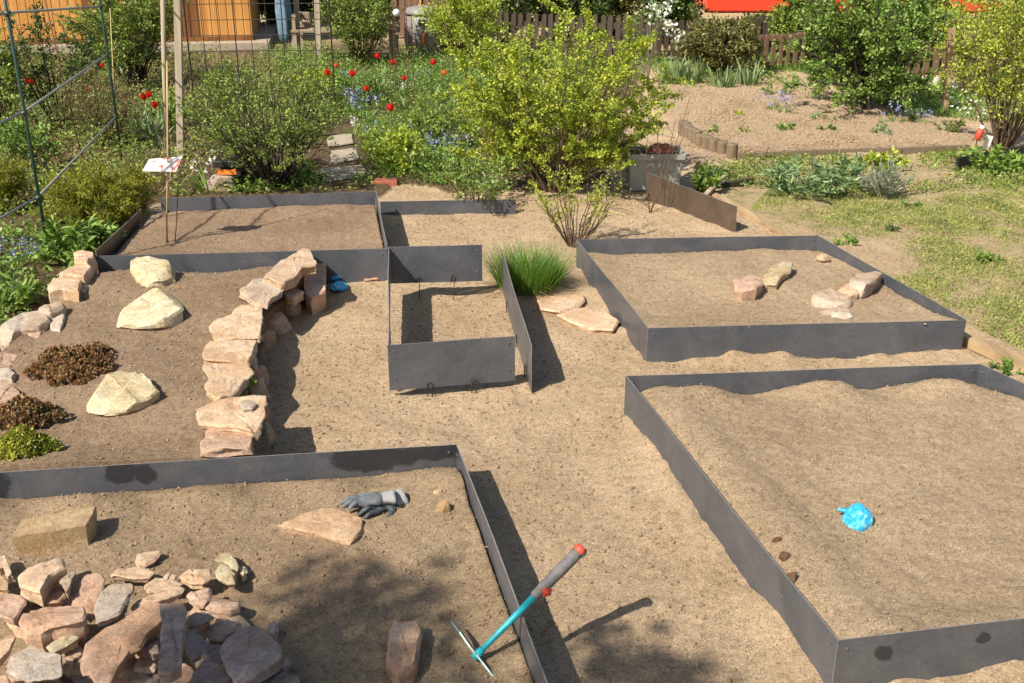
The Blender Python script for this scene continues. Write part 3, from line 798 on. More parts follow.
stone([(237, 404), (243, 400), (252, 401), (257, 405), (252, 409), (243, 410)], .235, .212, 'pale_stone', 'smooth oval pebble lying on the wide flat wall stone', cat='pebble', name='pebble', dome=.012, rough=.1, bevel=.02)

# big pale rocks in the bed
stone([(128,262),(131,256),(141,254),(160,257),(175,264),(175,272),(163,276),(146,277),(132,273)], .22, .14, 'yellow_stone', 'pale yellow rock farthest back in the left bed, touching the steel panel', 'pale rocks', 'rock', 'rock', seed=5, taper=.97, bevel=.012, tilt=(.05, .10), rough=1.6)
stone([(111,314),(119,304),(127,298),(139,289),(152,284),(168,286),(183,289),(187,297),(185,309),(172,316),(150,318),(128,317)], .215, .14, 'yellow_stone', 'largest pale yellow rock, the middle one in the left bed', 'pale rocks', 'rock', 'rock', seed=12, taper=.93, bevel=.02, tilt=(.1, .10), rough=2)
stone([(81,394),(86,386),(100,377),(122,369),(143,367),(148,376),(160,389),(152,395),(125,402),(102,404),(85,401)], .21, .145, 'yellow_stone', 'pale yellow rock lying nearest the front in the left bed', 'pale rocks', 'rock', 'rock', seed=19, taper=.96, bevel=.012, tilt=(.04, .10), rough=1.6)
# left rim stones
GL = 'stones edging the left of the rock bed'
for i, (px, z1, mt, lb) in enumerate([
 ([(73, 252), (77, 249), (94, 249), (96, 254), (90, 262), (74, 262)], .24, 'sand_stone', 'small squared tan stone at the far end of the left rim by the steel corner'),
 ([(55, 273), (68, 263), (90, 262), (93, 266), (84, 276), (70, 274)], .225, 'sand_stone', 'tan stone just in front of the small squared rim stone'),
 ([(45, 282), (55, 274), (78, 275), (82, 280), (78, 291), (62, 288), (47, 290)], .21, 'sand_stone', 'rounded tan rim stone with a shadow line across it'),
 ([(74, 279), (84, 274), (94, 275), (93, 284), (84, 291), (76, 288)], .17, 'sand_stone', 'tan stone leaning on the inner side of the left rim'),
 ([(37, 308), (45, 302), (66, 299), (64, 306), (50, 312), (38, 312)], .2, 'pale_stone', 'small flat grey stone lying on the left rim'),
 ([(-6, 327), (8, 314), (30, 310), (46, 309), (50, 318), (40, 326), (20, 328), (2, 334)], .19, 'pale_stone', 'long pale grey stone cut by the left picture edge on the rim'),
 ([(22, 326), (32, 322), (46, 322), (46, 333), (36, 340), (24, 334)], .16, 'pink_stone', 'pink fronted stone below the long pale grey rim stone'),
 ([(48, 312), (60, 308), (66, 316), (60, 330), (50, 328)], .165, 'pale_stone', 'grey stone on the inner side of the long pale grey rim stone'),
 ([(-8, 352), (10, 350), (20, 354), (14, 362), (-8, 364)], .18, 'pink_stone', 'flat pinkish rim stone left of the red brown succulent'),
 ([(-8, 368), (8, 364), (17, 372), (12, 378), (-8, 378)], .18, 'pale_stone', 'flat rim stone between two others left of the red brown succulent'),
 ([(-8, 383), (10, 381), (21, 388), (22, 396), (-8, 402)], .18, 'pink_stone', 'flat rim stone above the lime succulent at the left edge')]):
    stone(px, z1, .05, mt, lb, GL, seed=200 + i, taper=.92)

# rubble pile
GP = 'stones of the rubble pile'
T, Pk, Gy, Pa, Ye = 'sand_stone', 'pink_stone', 'grey_stone', 'pale_stone', 'yellow_stone'
PILE = [
 ([(13,575),(30,561),(52,557),(63,555),(68,566),(56,572),(50,577),(40,592),(27,587),(16,583)], .20, T, 'large tan angular stone below the brown block, top left of the pile'),
 ([(58,579),(64,572),(72,566),(76,572),(67,593),(62,586)], .19, Pa, 'small pale three sided stone right of the large tan angular one'),
 ([(50,577),(59,585),(67,595),(61,601),(44,602),(42,593)], .15, Pk, 'small dark pinkish wedge in the gap under the large tan angular stone'),
 ([(86,573),(99,571),(106,578),(104,600),(98,613),(90,620),(80,612),(66,600),(70,590),(80,578)], .17, Pk, 'large pink orange slab leaning behind the grey wedge in the pile'),
 ([(-5,592),(11,590),(28,595),(26,603),(20,612),(14,622),(0,618),(-5,612)], .16, Pk, 'pink tan stone at the left edge above the big rectangular one'),
 ([(-4,552),(4,551),(8,562),(12,575),(8,577),(3,568),(-4,570)], .16, T, 'narrow tan stone cut by the left edge beside the brown block'),
 ([(-4,572),(4,574),(9,582),(8,590),(-4,590)], .15, T, 'rounded tan stone at the left edge under the narrow one'),
 ([(20,604),(42,602),(70,601),(86,604),(88,612),(84,620),(70,625),(50,627),(38,632),(22,632),(17,624),(18,613)], .23, Pk, 'big rectangular pinkish stone with a broken front lying across the left of the pile'),
 ([(43,644),(56,638),(70,632),(80,636),(67,644),(51,650)], .19, Ye, 'thin yellow flake under the big rectangular stone'),
 ([(0,668),(3,659),(19,648),(30,643),(45,649),(64,653),(63,673),(42,675),(25,678),(17,675)], .21, Pa, 'grey and orange blotched flat stone at the lower left of the pile'),
 ([(-6,640),(9,630),(16,635),(12,648),(-2,662),(-6,658)], .18, T, 'tan stone on edge at the left picture border above the blotched flat stone'),
 ([(-6,674),(6,673),(10,680),(10,700),(-6,700)], .17, Pk, 'pink stone in the bottom left corner of the photo'),
 ([(25,683),(36,679),(41,690),(36,704),(24,700)], .17, T, 'small tan stone under the blotched flat stone at the bottom edge'),
 ([(63,650),(78,645),(82,652),(74,658),(73,667),(65,660)], .15, Pk, 'small pinkish stone between the blotched flat stone and the huge slab'),
 ([(74,661),(84,642),(104,626),(125,615),(146,601),(166,598),(170,610),(160,622),(150,632),(141,646),(130,651),(118,667),(110,682),(104,694),(95,684),(88,671),(80,673)], .225, Pk, 'huge pink tan slab lying diagonally through the middle of the pile'),
 ([(95,600),(98,590),(110,580),(133,579),(136,585),(128,600),(120,612),(107,618),(94,622),(93,611)], .21, Pa, 'grey wedge stone with a sharp shaded side above the huge slab'),
 ([(131,549),(150,547),(163,552),(155,560),(145,565),(133,563)], .125, T, 'tan stone lying apart at the very top of the pile'),
 ([(108,572),(118,562),(145,564),(156,571),(150,578),(135,579),(120,578),(110,577)], .15, T, 'flat tan stone just below the one lying apart'),
 ([(143,580),(152,577),(180,578),(186,581),(172,588),(150,592),(142,588)], .15, T, 'thin tan flake left of the round tan stone'),
 ([(128,606),(138,598),(150,592),(170,587),(188,584),(182,591),(168,597),(150,603),(140,610)], .175, T, 'long thin tan stone rising behind the grey bar'),
 ([(162,575),(168,570),(177,572),(175,580),(165,579)], .14, T, 'small tan lump beside the round tan stone'),
 ([(175,573),(183,566),(195,564),(212,565),(213,575),(203,582),(190,583),(180,578)], .165, T, 'round flat tan stone at the upper right of the pile'),
 ([(214,556),(226,549),(233,556),(240,565),(238,572),(225,562),(216,560)], .14, Ye, 'tan yellow flake behind the pale yellow stone'),
 ([(213,569),(219,560),(232,567),(238,575),(236,583),(228,583),(218,578)], .16, Ye, 'pale yellow stone at the right end of the upper pile'),
 ([(234,565),(246,566),(248,572),(243,577)], .125, Ye, 'small pale chip right of the pale yellow stone'),
 ([(158,600),(184,598),(187,606),(184,635),(181,668),(170,674),(157,675),(160,645),(161,620)], .265, Gy, 'long grey bar shaped stone lying on top, pointing at the viewer'),
 ([(186,615),(200,608),(215,610),(210,618),(195,625),(187,624)], .19, Gy, 'grey flat stone right of the grey bar near its upper end'),
 ([(185,628),(196,626),(203,636),(210,640),(200,655),(190,660),(185,652)], .185, Gy, 'grey stone right of the grey bar at its middle'),
 ([(203,628),(212,618),(225,615),(240,618),(235,628),(220,637),(208,636)], .15, Gy, 'brown grey stone behind the big violet grey slab'),
 ([(215,640),(222,630),(232,622),(243,620),(262,622),(275,636),(290,650),(280,660),(255,675),(240,690),(233,680),(222,660),(216,650)], .215, Gy, 'big violet grey slab at the lower right of the pile'),
 ([(268,621),(275,619),(279,628),(276,636),(269,630)], .13, Gy, 'small upright grey stone just beyond the big violet grey slab'),
 ([(190,668),(205,656),(220,658),(230,672),(238,700),(186,700)], .17, Gy, 'grey stone at the bottom edge left of the big violet grey slab'),
 ([(250,694),(262,679),(290,664),(300,672),(300,704),(252,706)], .14, Gy, 'brown grey stone at the bottom right end of the pile'),
 ([(142,641),(150,634),(160,636),(160,652),(152,655),(145,650)], .19, Gy, 'dark stone wedged between the huge slab and the grey bar'),
 ([(130,668),(140,655),(148,653),(158,662),(155,668),(140,670)], .16, Pk, 'tan grey stone left of the lower end of the grey bar'),
 ([(116,676),(130,671),(155,670),(160,678),(152,700),(118,700)], .15, T, 'wide tan grey stone below the huge slab at the bottom edge'),
 ([(160,686),(172,678),(186,680),(188,702),(160,702)], .14, Gy, 'grey stone in front of the grey bar at the bottom edge'),
 ([(201,603),(210,596),(222,594),(240,600),(242,608),(232,613),(215,611),(204,607)], .15, Pk, 'knobbly pinkish stone in the half shade right of the pile'),
 ([(184,594),(190,589),(205,584),(215,585),(212,595),(203,602),(190,600)], .165, Pk, 'pinkish stone below the round flat tan one'),
 ([(68,628),(80,622),(92,624),(84,636),(76,634)], .16, T, 'thin tan stone wedged right of the big rectangular one'),
 ([(20,588),(30,590),(32,596),(24,594)], .15, Pa, 'grey splinter under the large tan angular stone'),
 ([(150,634),(154,629),(160,629),(160,636)], .2, Gy, 'tiny dark splinter between huge slab and grey bar'),
]
for i, (px, z1, mt, lb) in enumerate(PILE):
    th = {7: .07, 25: .045, 14: .04, 29: .045, 0: .07}.get(i, None)
    zb_ = max(.06, z1 - (th or random.uniform(.024, .04)))
    stone(px, z1, zb_, mt, lb, GP, seed=300 + i, taper=.8 if th is None else .9, tilt=(random.uniform(-.12, .12), random.uniform(-.1, .06)), bevel=.01)
fr = random.Random(5)
for i in range(34):
    x = fr.uniform(-5, 280); y = fr.uniform(590, 695)
    if y < 600 + max(0, x - 215) * .8: y += 30
    w = fr.uniform(16, 30)
    pts_ = [(x + math.cos(a) * w * fr.uniform(.7, 1.1), y + math.sin(a) * w * .55 * fr.uniform(.7, 1.1)) for a in [k * PI / 3 + fr.uniform(-.3, .3) for k in range(6)]]
    stone(pts_, .125 + fr.uniform(-.01, .015), .05, fr.choice([Pk, T, Gy]), 'lower stone half hidden under the top stones of the rubble pile', 'lower stones of the rubble pile', seed=700 + i, taper=.9)
stone([(11,536),(22,519),(60,511),(96,505),(93,514),(86,525),(50,531)], .175, .07, 'brown_stone', 'brown cast concrete block lying at the back left above the rubble pile', cat='block', name='concrete_block', seed=7, taper=.99, rough=.15, bevel=.004)
stone([(277,524),(300,514),(327,504),(368,519),(366,527),(350,540),(312,532)], .125, .075, 'sand_stone', 'flat tan slab lying under the work gloves', name='stone_slab', cat='stone slab', seed=8, taper=.96, rough=.7, bevel=.008)
stone([(391,619),(418,618),(423,628),(419,650),(414,668),(398,670),(386,658),(387,638)], .155, .07, 'pink_stone', 'single pinkish stone lying alone between the pile and the hand hoe', seed=9, taper=.96, rough=.7)
for i, b_ in enumerate([(419, 473, 431, 485), (431, 487, 446, 499), (436, 496, 451, 513)]):
    boulder(b_, .103, 'brown_stone', ['small brown clod farthest from the gloves by the steel corner', 'small brown clod, the left of two touching ones', 'small brown clod nearest the steel side, lowest of three'][i], 'brown clods right of the gloves', seed=20 + i, depth=.9, name='clod', cat='clod', sub=3)
for i, (b_, lb) in enumerate([((771, 534, 783, 546), 'dark clod by the left panel of the near right bed, farthest back'), ((780, 548, 793, 562), 'dark clod by the left panel of the near right bed, the middle one'), ((787, 572, 798, 582), 'dark clod by the left panel of the near right bed, nearest')]):
    boulder(b_, .13, 'dark_clod', lb, 'dark clods in the near right bed', seed=140 + i, name='clod', cat='clod', sub=3)
# right bed stones
for px, z1, mt, lb, sd in [
  ([(733,277),(745,274),(760,273),(766,280),(757,289),(742,290),(734,287)], .19, 'pink_stone', 'pink stone left of the pale yellow one on the far right bed', 31),
  ([(762,275),(770,265),(782,260),(794,262),(792,271),(782,275),(777,281),(766,279)], .175, 'yellow_stone', 'pale yellow stone right behind the pink one on the far right bed', 32),
  ([(846,281),(858,270),(870,268),(883,272),(876,281),(862,286)], .19, 'pale_stone', 'white grey stone nearest the right side panel of the far right bed', 33),
  ([(836,289),(848,281),(864,284),(860,291),(848,294)], .16, 'sand_stone', 'tan stone touching the white grey one by the right side panel', 34),
  ([(808,296),(825,287),(838,290),(857,297),(849,303),(830,301),(812,300)], .165, 'pale_stone', 'flat light grey stone in the middle of the right cluster', 35),
  ([(817,304),(835,301),(850,306),(861,315),(845,317),(826,313)], .155, 'pale_stone', 'half buried grey stone nearest the front panel of the far right bed', 36)]:
    stone(px, z1, .10, mt, lb, 'stones on the far right bed', 'rock', 'rock', seed=sd, taper=.9, tilt=(random.uniform(-.15, .15), random.uniform(-.1, .1)), bevel=.012, rough=1.3)
boulder((818, 254, 832, 260), .13, 'sand_stone', 'tiny pale stone near the back right corner of the far right bed', seed=37)
# path slabs
stone([(536, 297), (556, 294), (584, 293), (586, 299), (580, 306), (560, 311), (540, 308)], .035, -.02, 'sand_stone', 'flat tan stepping stone nearest the grass tuft', 'stepping stones', name='stepping_stone', cat='stepping stone', seed=41, rough=.5)
stone([(556, 313), (575, 307), (600, 305), (620, 320), (614, 329), (590, 328), (568, 320)], .04, -.02, 'sand_stone', 'flat tan stepping stone beside the left panel of the far right bed', 'stepping stones', name='stepping_stone', cat='stepping stone', seed=42, rough=.5)
for i, (px, lb) in enumerate([([(326, 136), (352, 132), (354, 142), (328, 146)], 'pale garden path slab farthest back behind the dark shrub'), ([(330, 150), (356, 147), (360, 158), (330, 162)], 'pale garden path slab, the middle one behind the dark shrub'), ([(318, 168), (362, 164), (372, 174), (322, 181)], 'wide pale garden path slab nearest the back left bed')]):
    stone(px, .04, -.02, 'slab', lb, 'garden path slabs', name='path_slab', cat='path slab', seed=50 + i, rough=.4)
# wrappers and little stones beside the wall end
def crumple(name, px, z, mat, label, cat, rad=.5, seed=0, squash=.6, k=1.0):
    x0, y0, x1, y1 = px; s = SC((y0 + y1) / 2) * 2 / (2 - z); w = (x1 - x0) / s; 
    va = PITCH + math.atan((y1 - 341.5) / F); h = w * squash
    D = max(.02, ((y1 - y0) / s - h * math.cos(va) * .8) / math.sin(va))
    bm = bmesh.new(); bmesh.ops.create_icosphere(bm, subdivisions=5, radius=1)
    for v in bm.verts:
        q = v.co.copy(); r = 1 + .16 * mn.noise(q * 1.7 + Vector((seed, 0, 0))) - k * (.22 * abs(mn.noise(q * 3.1 + Vector((0, seed, 0)))) + .10 * abs(mn.noise(q * 7.5)) + .04 * abs(mn.noise(q * 17)))
        v.co = Vector((q.x * r * w / 2, q.y * r * D / 2, max(-.25, q.z * r) * h * .8))
    me = bpy.data.meshes.new(name); bm.to_mesh(me); bm.free(); me.polygons.foreach_set('use_smooth', [True] * len(me.polygons)); me.set_sharp_from_angle(angle=.6)
    o = link(name, me, M[mat]); pb = P((x0 + x1) / 2, y1, z); o.location = (pb.x, pb.y + D / 2, z + h * .1)
    return tag(o, label, cat)
crumple('wrapper', (325, 268, 345, 279), .03, 'blue_film', 'small crumpled blue wrapper at the end of the curved wall, farther one', 'wrapper', seed=3, squash=.3)
crumple('wrapper', (328, 279, 346, 291), .01, 'blue_film', 'small crumpled blue wrapper at the end of the curved wall, nearer one', 'wrapper', seed=4, squash=.3)
stone([(345, 271), (352, 269), (360, 270), (358, 275), (346, 277)], .03, 0, 'yellow_stone', 'small yellowish stone between the blue wrappers and the painted stone', seed=61)
stone([(362, 270), (372, 267), (383, 271), (381, 278), (364, 279)], .03, 0, 'pink_stone', 'small pink stone on the path against the back left bed panel', seed=62)
stone([(361, 268), (368, 266), (376, 267), (372, 271), (363, 271)], .045, .01, 'pale_stone', 'small grey stone resting behind the small pink one', seed=63)

# blue bag with its knotted tail
bag = crumple('plastic_bag', (847, 500, 877, 532), .118, 'blue_film', 'crumpled bright blue plastic bag lying on the soil of the near right bed', 'bag', seed=15, squash=.75, k=.4)
mb = MB(); bl_ = bag.location
mb.tube([Vector((-.03, .02, .03)), Vector((-.05, .024, .028)), Vector((-.058, .030, .03))], [.010, .005, .009], 9)
o = mb.build('knot', M['blue_film'], bag, smooth=True)

# ------------------------------------------------------------------ hand hoe
hb = P(477, 655, .105); ht = P(583, 547, .345)
hoe = empty('hand_hoe', hb); tag(hoe, 'turquoise and grey hand hoe leaning over the steel side panel', 'hoe')
def hl(v): return Vector(v) - hb
dh = (ht - hb); Lh = dh.length; dh.normalize()
at_ = lambda t: dh * Lh * t
mb = MB(); mb.tube([at_(0), at_(.16), at_(.34), at_(.545)], [.0075, .0085, .0095, .0105], 12); mb.build('shaft', M['teal'], hoe, smooth=True)
mb = MB(); mb.tube([at_(.53), at_(.54), at_(.60), at_(.64), at_(.66), at_(.70), at_(.80), at_(.94), at_(.955)], [.012, .0145, .0155, .0175, .0165, .0165, .0178, .0172, .016], 18)
gr = mb.build('grip', M['tool_grey'], hoe, smooth=True)
mb = MB(); mb.tube([at_(.95), at_(.955), at_(.985), at_(1.0), at_(1.004)], [.016, .0185, .0178, .014, .004], 18); mb.build('end_cap', M['tool_red'], hoe, smooth=True)
sd = dh.cross(Vector((0, 0, 1))).normalized(); dn = dh.cross(sd).normalized()
mb = MB(); c0 = at_(.615)
mb.tube([c0 + sd * .01, c0 + sd * .026, c0 + sd * .034 + dh * .004], [.011, .010, .007], 12); mb.tube([c0 + sd * .024 - dh * .016, c0 + sd * .026 + dh * .016], [.005, .005], 8)
mb.build('locking_knob', M['tool_red'], hoe, smooth=True)
mb = MB(); mb.tube([at_(.93) + sd * .017, at_(.97) + sd * .024, at_(1.0) + sd * .016], [.003, .004, .003], 8); mb.build('hanging_loop', M['black'], hoe, smooth=True)
# head: an upright blade plate one way and a two-pronged weeder the other
e1 = hl(P(451, 621, .15)); e2 = hl(P(496, 678, .06)); ex = (e2 - e1).normalized(); nn = ex.cross(dh).normalized()
mb = MB()
def blade(pts, th, mb):
    vs = []; 
    for p, w, q in pts:
        for a_, b_ in ((-1, -1), (1, -1), (1, 1), (-1, 1)): vs.append(p + nn * a_ * w / 2 + q * b_ * th / 2)
    fs = []
    for i in range(len(pts) - 1):
        for k in range(4):
            a_ = i * 4 + k; b_ = i * 4 + (k + 1) % 4; fs.append((a_, b_, b_ + 4, a_ + 4))
    fs += [(3, 2, 1, 0)]; m_ = len(vs) - 4; fs.append((m_, m_ + 1, m_ + 2, m_ + 3)); mb.add(vs, fs)
blade([(e1 + dh * .0, .008, dh), (e1 * .6 + Vector((0, 0, .004)), .042, dh), (e1 * .2, .046, dh), (Vector((0, 0, 0)), .034, dh)], .005, mb)
mb.build('weeder_prong', M['tool_steel'], hoe)
mb = MB(); blade([(Vector((0, 0, 0)), .026, dh), (e2 * .35, .045, dh), (e2 * .8, .066, dh), (e2 * 1.0, .07, dh)], .005, mb); mb.build('hoe_blade', M['tool_steel'], hoe)
mb = MB(); mb.tube([at_(-.03), at_(.0), at_(.06)], [.012, .0135, .0095], 12); mb.build('socket', M['teal'], hoe, smooth=True)

# ------------------------------------------------------------------ work gloves
def skin_obj(name, verts, edges, radii, mat, parent, sub=2):
    me = bpy.data.meshes.new(name); me.from_pydata(verts, edges, []); o = bpy.data.objects.new('tmp_skin', me); COL.objects.link(o)
    md = o.modifiers.new('s', 'SKIN'); md.use_smooth_shade = True; ss = o.modifiers.new('u', 'SUBSURF'); ss.levels = sub; ss.render_levels = sub
    for i, r in enumerate(radii):
        rr = r if isinstance(r, tuple) else (r, r)
        me.skin_vertices[0].data[i].radius = rr; me.skin_vertices[0].data[i].use_root = (i == 0)
    dg = bpy.context.evaluated_depsgraph_get(); me2 = bpy.data.meshes.new_from_object(o.evaluated_get(dg)); me2.name = name
    bpy.data.objects.remove(o); bpy.data.meshes.remove(me)
    for v in me2.vertices:
        q = v.co; v.co = q + Vector((mn.noise(q * 45), mn.noise(q * 45 + Vector((7, 0, 0))), mn.noise(q * 45 + Vector((0, 7, 0))))) * .004
    me2.polygons.foreach_set('use_smooth', [True] * len(me2.polygons))
    return link(name, me2, mat, parent)

def glove(loc, ang, label, bodymat, flip=1, roll=0, sc=1.0):
    r = empty('work_glove', loc, ang); tag(r, label, 'glove', 'work gloves')
    # palm along +x, fingers at far end, each its own chain from the palm
    V_ = [(0, 0, .016), (.035, 0, .02), (.07, 0, .018)]; E = [(0, 1), (1, 2)]; R = [(.030, .016), (.040, .018), (.036, .015)]
    fing = [(-.027, .062, .10), (-.009, .072, -.05), (.010, .068, .12), (.028, .052, .3)]
    for k, (y, l, cv) in enumerate(fing):
        y *= flip; n0 = len(V_)
        V_ += [(.08, y, .016), (.08 + l * .45, y + cv * .01, .024 + .006 * (k % 2)), (.08 + l * .8, y + cv * .05, .018), (.08 + l, y + cv * .07, .008)]
        E += [(2, n0), (n0, n0 + 1), (n0 + 1, n0 + 2), (n0 + 2, n0 + 3)]; R += [(.0115, .0105), (.0105, .0095), (.010, .009), (.0075, .007)]
    n0 = len(V_); V_ += [(.03, -.042 * flip, .014), (.058, -.062 * flip, .012), (.085, -.064 * flip, .008)]; E += [(1, n0), (n0, n0 + 1), (n0 + 1, n0 + 2)]; R += [.0135, .0115, .0085]
    V_ = [Vector(v) * sc for v in V_]; R = [(a * sc, b * sc) if not isinstance(q, float) else (q * sc, q * sc) for q in R for (a, b) in [q if isinstance(q, tuple) else (q, q)]]
    skin_obj('glove_body', V_, E, R, M[bodymat], r)
    mb = MB(); pts = []; n = 18
    rings = []
    for j, (x, ry, rz) in enumerate([(.012, .030, .018), (-.01, .031, .020), (-.02, .034, .022), (-.030, .038, .024), (-.032, .036, .022), (-.02, .029, .018), (-.005, .026, .014)]):
        for k in range(n):
            a_ = 2 * PI * k / n; w = 1 + .12 * math.sin(a_ * 3 + j * .4)
            pts.append(Vector((x, ry * math.cos(a_) * w, .02 + rz * math.sin(a_) * w)) * sc)
    fs = [(j * n + k, j * n + (k + 1) % n, (j + 1) * n + (k + 1) % n, (j + 1) * n + k) for j in range(6) for k in range(n)]
    mb.add(pts, fs); mb.build('cuff', M['glove_cuff'], r, smooth=True)
    r.rotation_euler = (roll, -.05, ang)
    return r
g1 = P(385, 502, .125); glove((g1.x, g1.y, .118), math.radians(195), 'grey work glove with a pale knit cuff, lying on the tan slab', 'glove_knit', 1, .12, 1.0)
g2 = P(398, 500, .10); glove((g2.x - .01, g2.y - .02, .098), math.radians(217), 'darker rubbered work glove lying on the soil beside the tan slab', 'glove_dark', -1, -.3, .98)

# ------------------------------------------------------------------ foliage
def leaves_mesh(name, pts, dirs, size, mat, parent=None, aspect=.5, jitter=.5, droop=.0, fold=.25, loc=None):
    """one small pointed, folded leaf per point, growing along dirs"""
    pts = np.asarray(pts, float); n = len(pts); dirs = np.asarray(dirs, float) + RNG.normal(0, jitter, (n, 3))
    dirs[:, 2] -= droop
    dirs /= np.linalg.norm(dirs, axis=1)[:, None] + 1e-9
    rv = RNG.normal(0, 1, (n, 3)) + np.array([0, 0, 1.2]); s = np.cross(dirs, rv); s /= np.linalg.norm(s, axis=1)[:, None] + 1e-9
    nn_ = np.cross(s, dirs)
    L = size * RNG.uniform(.6, 1.35, n)[:, None]; w = L * aspect / 2
    b = pts; t = pts + dirs * L - nn_ * L * .12
    m1 = pts + dirs * L * .42
    l_ = m1 + s * w + nn_ * w * fold; r_ = m1 - s * w + nn_ * w * fold
    l2 = pts + dirs * L * .75 + s * w * .62 + nn_ * w * fold * .2; r2 = pts + dirs * L * .75 - s * w * .62 + nn_ * w * fold * .2
    V_ = np.stack([b, r_, r2, t, l2, l_], 1).reshape(-1, 3)
    Fc = (np.arange(n) * 6)[:, None] + np.array([[0, 1, 4, 5]]); F2 = (np.arange(n) * 6)[:, None] + np.array([[1, 2, 3, 4]])
    me = mesh_np(name, V_, np.concatenate([Fc, F2]))
    if loc is not None: me.transform(Matrix.Translation(-Vector(loc)))
    return link(name, me, M[mat] if isinstance(mat, str) else mat, parent)

def bez(p0, p1, p2, n):
    return [p0 * (1 - t) ** 2 + p1 * 2 * t * (1 - t) + p2 * t * t for t in [i / n for i in range(n + 1)]]

def shrub(label, cat, base, width, height, nst, nlv, lsize, mat, barkmat='bark', topdrop=.42, name='shrub', depth=None, lean=(0, 0), low=.25, group=None, trunk=0, stem_r=.007, clear=0.0, twigs=7, cl=.05, aspect=.55, hollow=.35, kinds=None, seed=None, droop=0, sprig=0):
    """stems fan out from the foot, twigs leave them, leaves sit in clumps along the twigs"""
    rr = random.Random(seed if seed is not None else hash(label) % 1000)
    rr = random.Random(seed if seed is not None else sum(map(ord, label)))
    root = empty(name, base); tag(root, label, cat, group)
    depth = depth or width; B = Vector((0, 0, 0)); stems = MB(); tw = []
    if trunk:
        tp = Vector((lean[0] * .5, lean[1] * .5, trunk)); k = stem_r * 4.5
        stems.tube([B + Vector((0, 0, -.05)), tp * .35, tp * .7, tp], [k * 1.35, k, k * .85, k * .75], 9)
    for i in range(nst):
        a = 2 * PI * (i + rr.random() * .8) / nst; q = math.sqrt(rr.random()) 
        hz = height * (1 - topdrop * q ** 2 * rr.uniform(.5, 1.3)) * rr.uniform(.82, 1.0) * (1 - low * rr.random() ** 2)
        end = Vector((math.cos(a) * q * width / 2 + lean[0], math.sin(a) * q * depth / 2 + lean[1], hz))
        if trunk: st = Vector((lean[0] * .5, lean[1] * .5, trunk * rr.uniform(.55, 1)))
        else: st = Vector((math.cos(a) * .06 * width * rr.random(), math.sin(a) * .06 * width * rr.random(), -.02))
        midp = st.lerp(end, .5) + Vector((math.cos(a) * width * .05, math.sin(a) * depth * .05, height * .10)) + Vector((rr.uniform(-1, 1), rr.uniform(-1, 1), 0)) * width * .05
        pts = bez(st, midp, end, 7)
        pts = [p + Vector((rr.uniform(-1, 1), rr.uniform(-1, 1), rr.uniform(-1, 1))) * width * .012 for p in pts]
        r0 = stem_r * rr.uniform(.7, 1.3) * (1.6 if trunk else 1)
        stems.tube(pts, [r0 * (1 - .8 * j / 7) for j in range(8)], 5, cap=False)
        for k in range(twigs):
            t = rr.uniform(.30 if not trunk else .2, 1.0); j = min(6, int(t * 7)); p = pts[j].lerp(pts[j + 1], t * 7 - j)
            if p.z < clear: continue
            out = Vector((p.x - lean[0] * .5, p.y - lean[1] * .5, 0)); 
            out = out.normalized() if out.length > 1e-4 else Vector((1, 0, 0))
            dv = (out * rr.uniform(-.3, 1) + Vector((rr.uniform(-1, 1), rr.uniform(-1, 1), rr.uniform(-.2, 1.1)))).normalized()
            ln = height * rr.uniform(.10, .24)
            e = p + dv * ln
            pp = [p, p + dv * ln * .5 + Vector((0, 0, .01)), e]
            stems.tube(pp, [r0 * .4, r0 * .28, r0 * .15], 3, cap=False); tw.append((p, e, dv))
        tw.append((pts[5], pts[7], (pts[7] - pts[5]).normalized())); tw.append((pts[6], pts[7], (pts[7] - pts[6]).normalized()))
    stems.build('stems' if not trunk else 'trunk', M[barkmat], root, smooth=True)
    n = len(tw); A = np.array([list(t[0]) for t in tw]); Bv = np.array([list(t[1]) for t in tw]); D = np.array([list(t[2]) for t in tw])
    wts = RNG.uniform(.1, 1.6, n) ** 2.4; wts /= wts.sum()
    k = RNG.choice(n, nlv, p=wts); t = RNG.random(nlv)[:, None] ** .7
    pos = A[k] * (1 - t) + Bv[k] * t + RNG.normal(0, cl * .55, (nlv, 3)) * np.array([1, 1, .8])
    pos[:, 2] = np.maximum(pos[:, 2], .02)
    leaves_mesh('foliage', pos, D[k], lsize, mat, root, aspect=aspect, jitter=.8, droop=droop)
    return root

def blades_mesh(name, base, dirs, L, wid, mat, parent, seg=4, bend=.6):
    n = len(base); base = np.asarray(base, float); dirs = np.asarray(dirs, float)
    L = np.asarray(L, float)[:, None]; wid = np.asarray(wid, float)[:, None] if np.ndim(wid) else wid
    hd = dirs.copy(); hd[:, 2] = 0; hl_ = np.linalg.norm(hd, axis=1)[:, None] + 1e-6; hd /= hl_
    s = np.cross(hd, np.array([0, 0, 1.0])); tw_ = RNG.normal(0, .6, (n, 1)); s = s * np.cos(tw_) + hd * np.sin(tw_)
    Vs = []
    for j in range(seg + 1):
        t = j / seg
        c = base + dirs * L * t + hd * L * bend * .5 * t * t - np.array([0, 0, 1.0]) * L * bend * .42 * t ** 2.4
        w = wid * (1 - t ** 2.2) * .5 * (1 if t > 0 else .7)
        Vs.append(c + s * w); Vs.append(c - s * w)
    V_ = np.stack(Vs, 1).reshape(-1, 3); k = (seg + 1) * 2
    Fc = np.concatenate([(np.arange(n) * k)[:, None] + np.array([[2 * j, 2 * j + 1, 2 * j + 3, 2 * j + 2]]) for j in range(seg)])
    return link(name, mesh_np(name, V_, Fc, smooth=True), M[mat], parent)

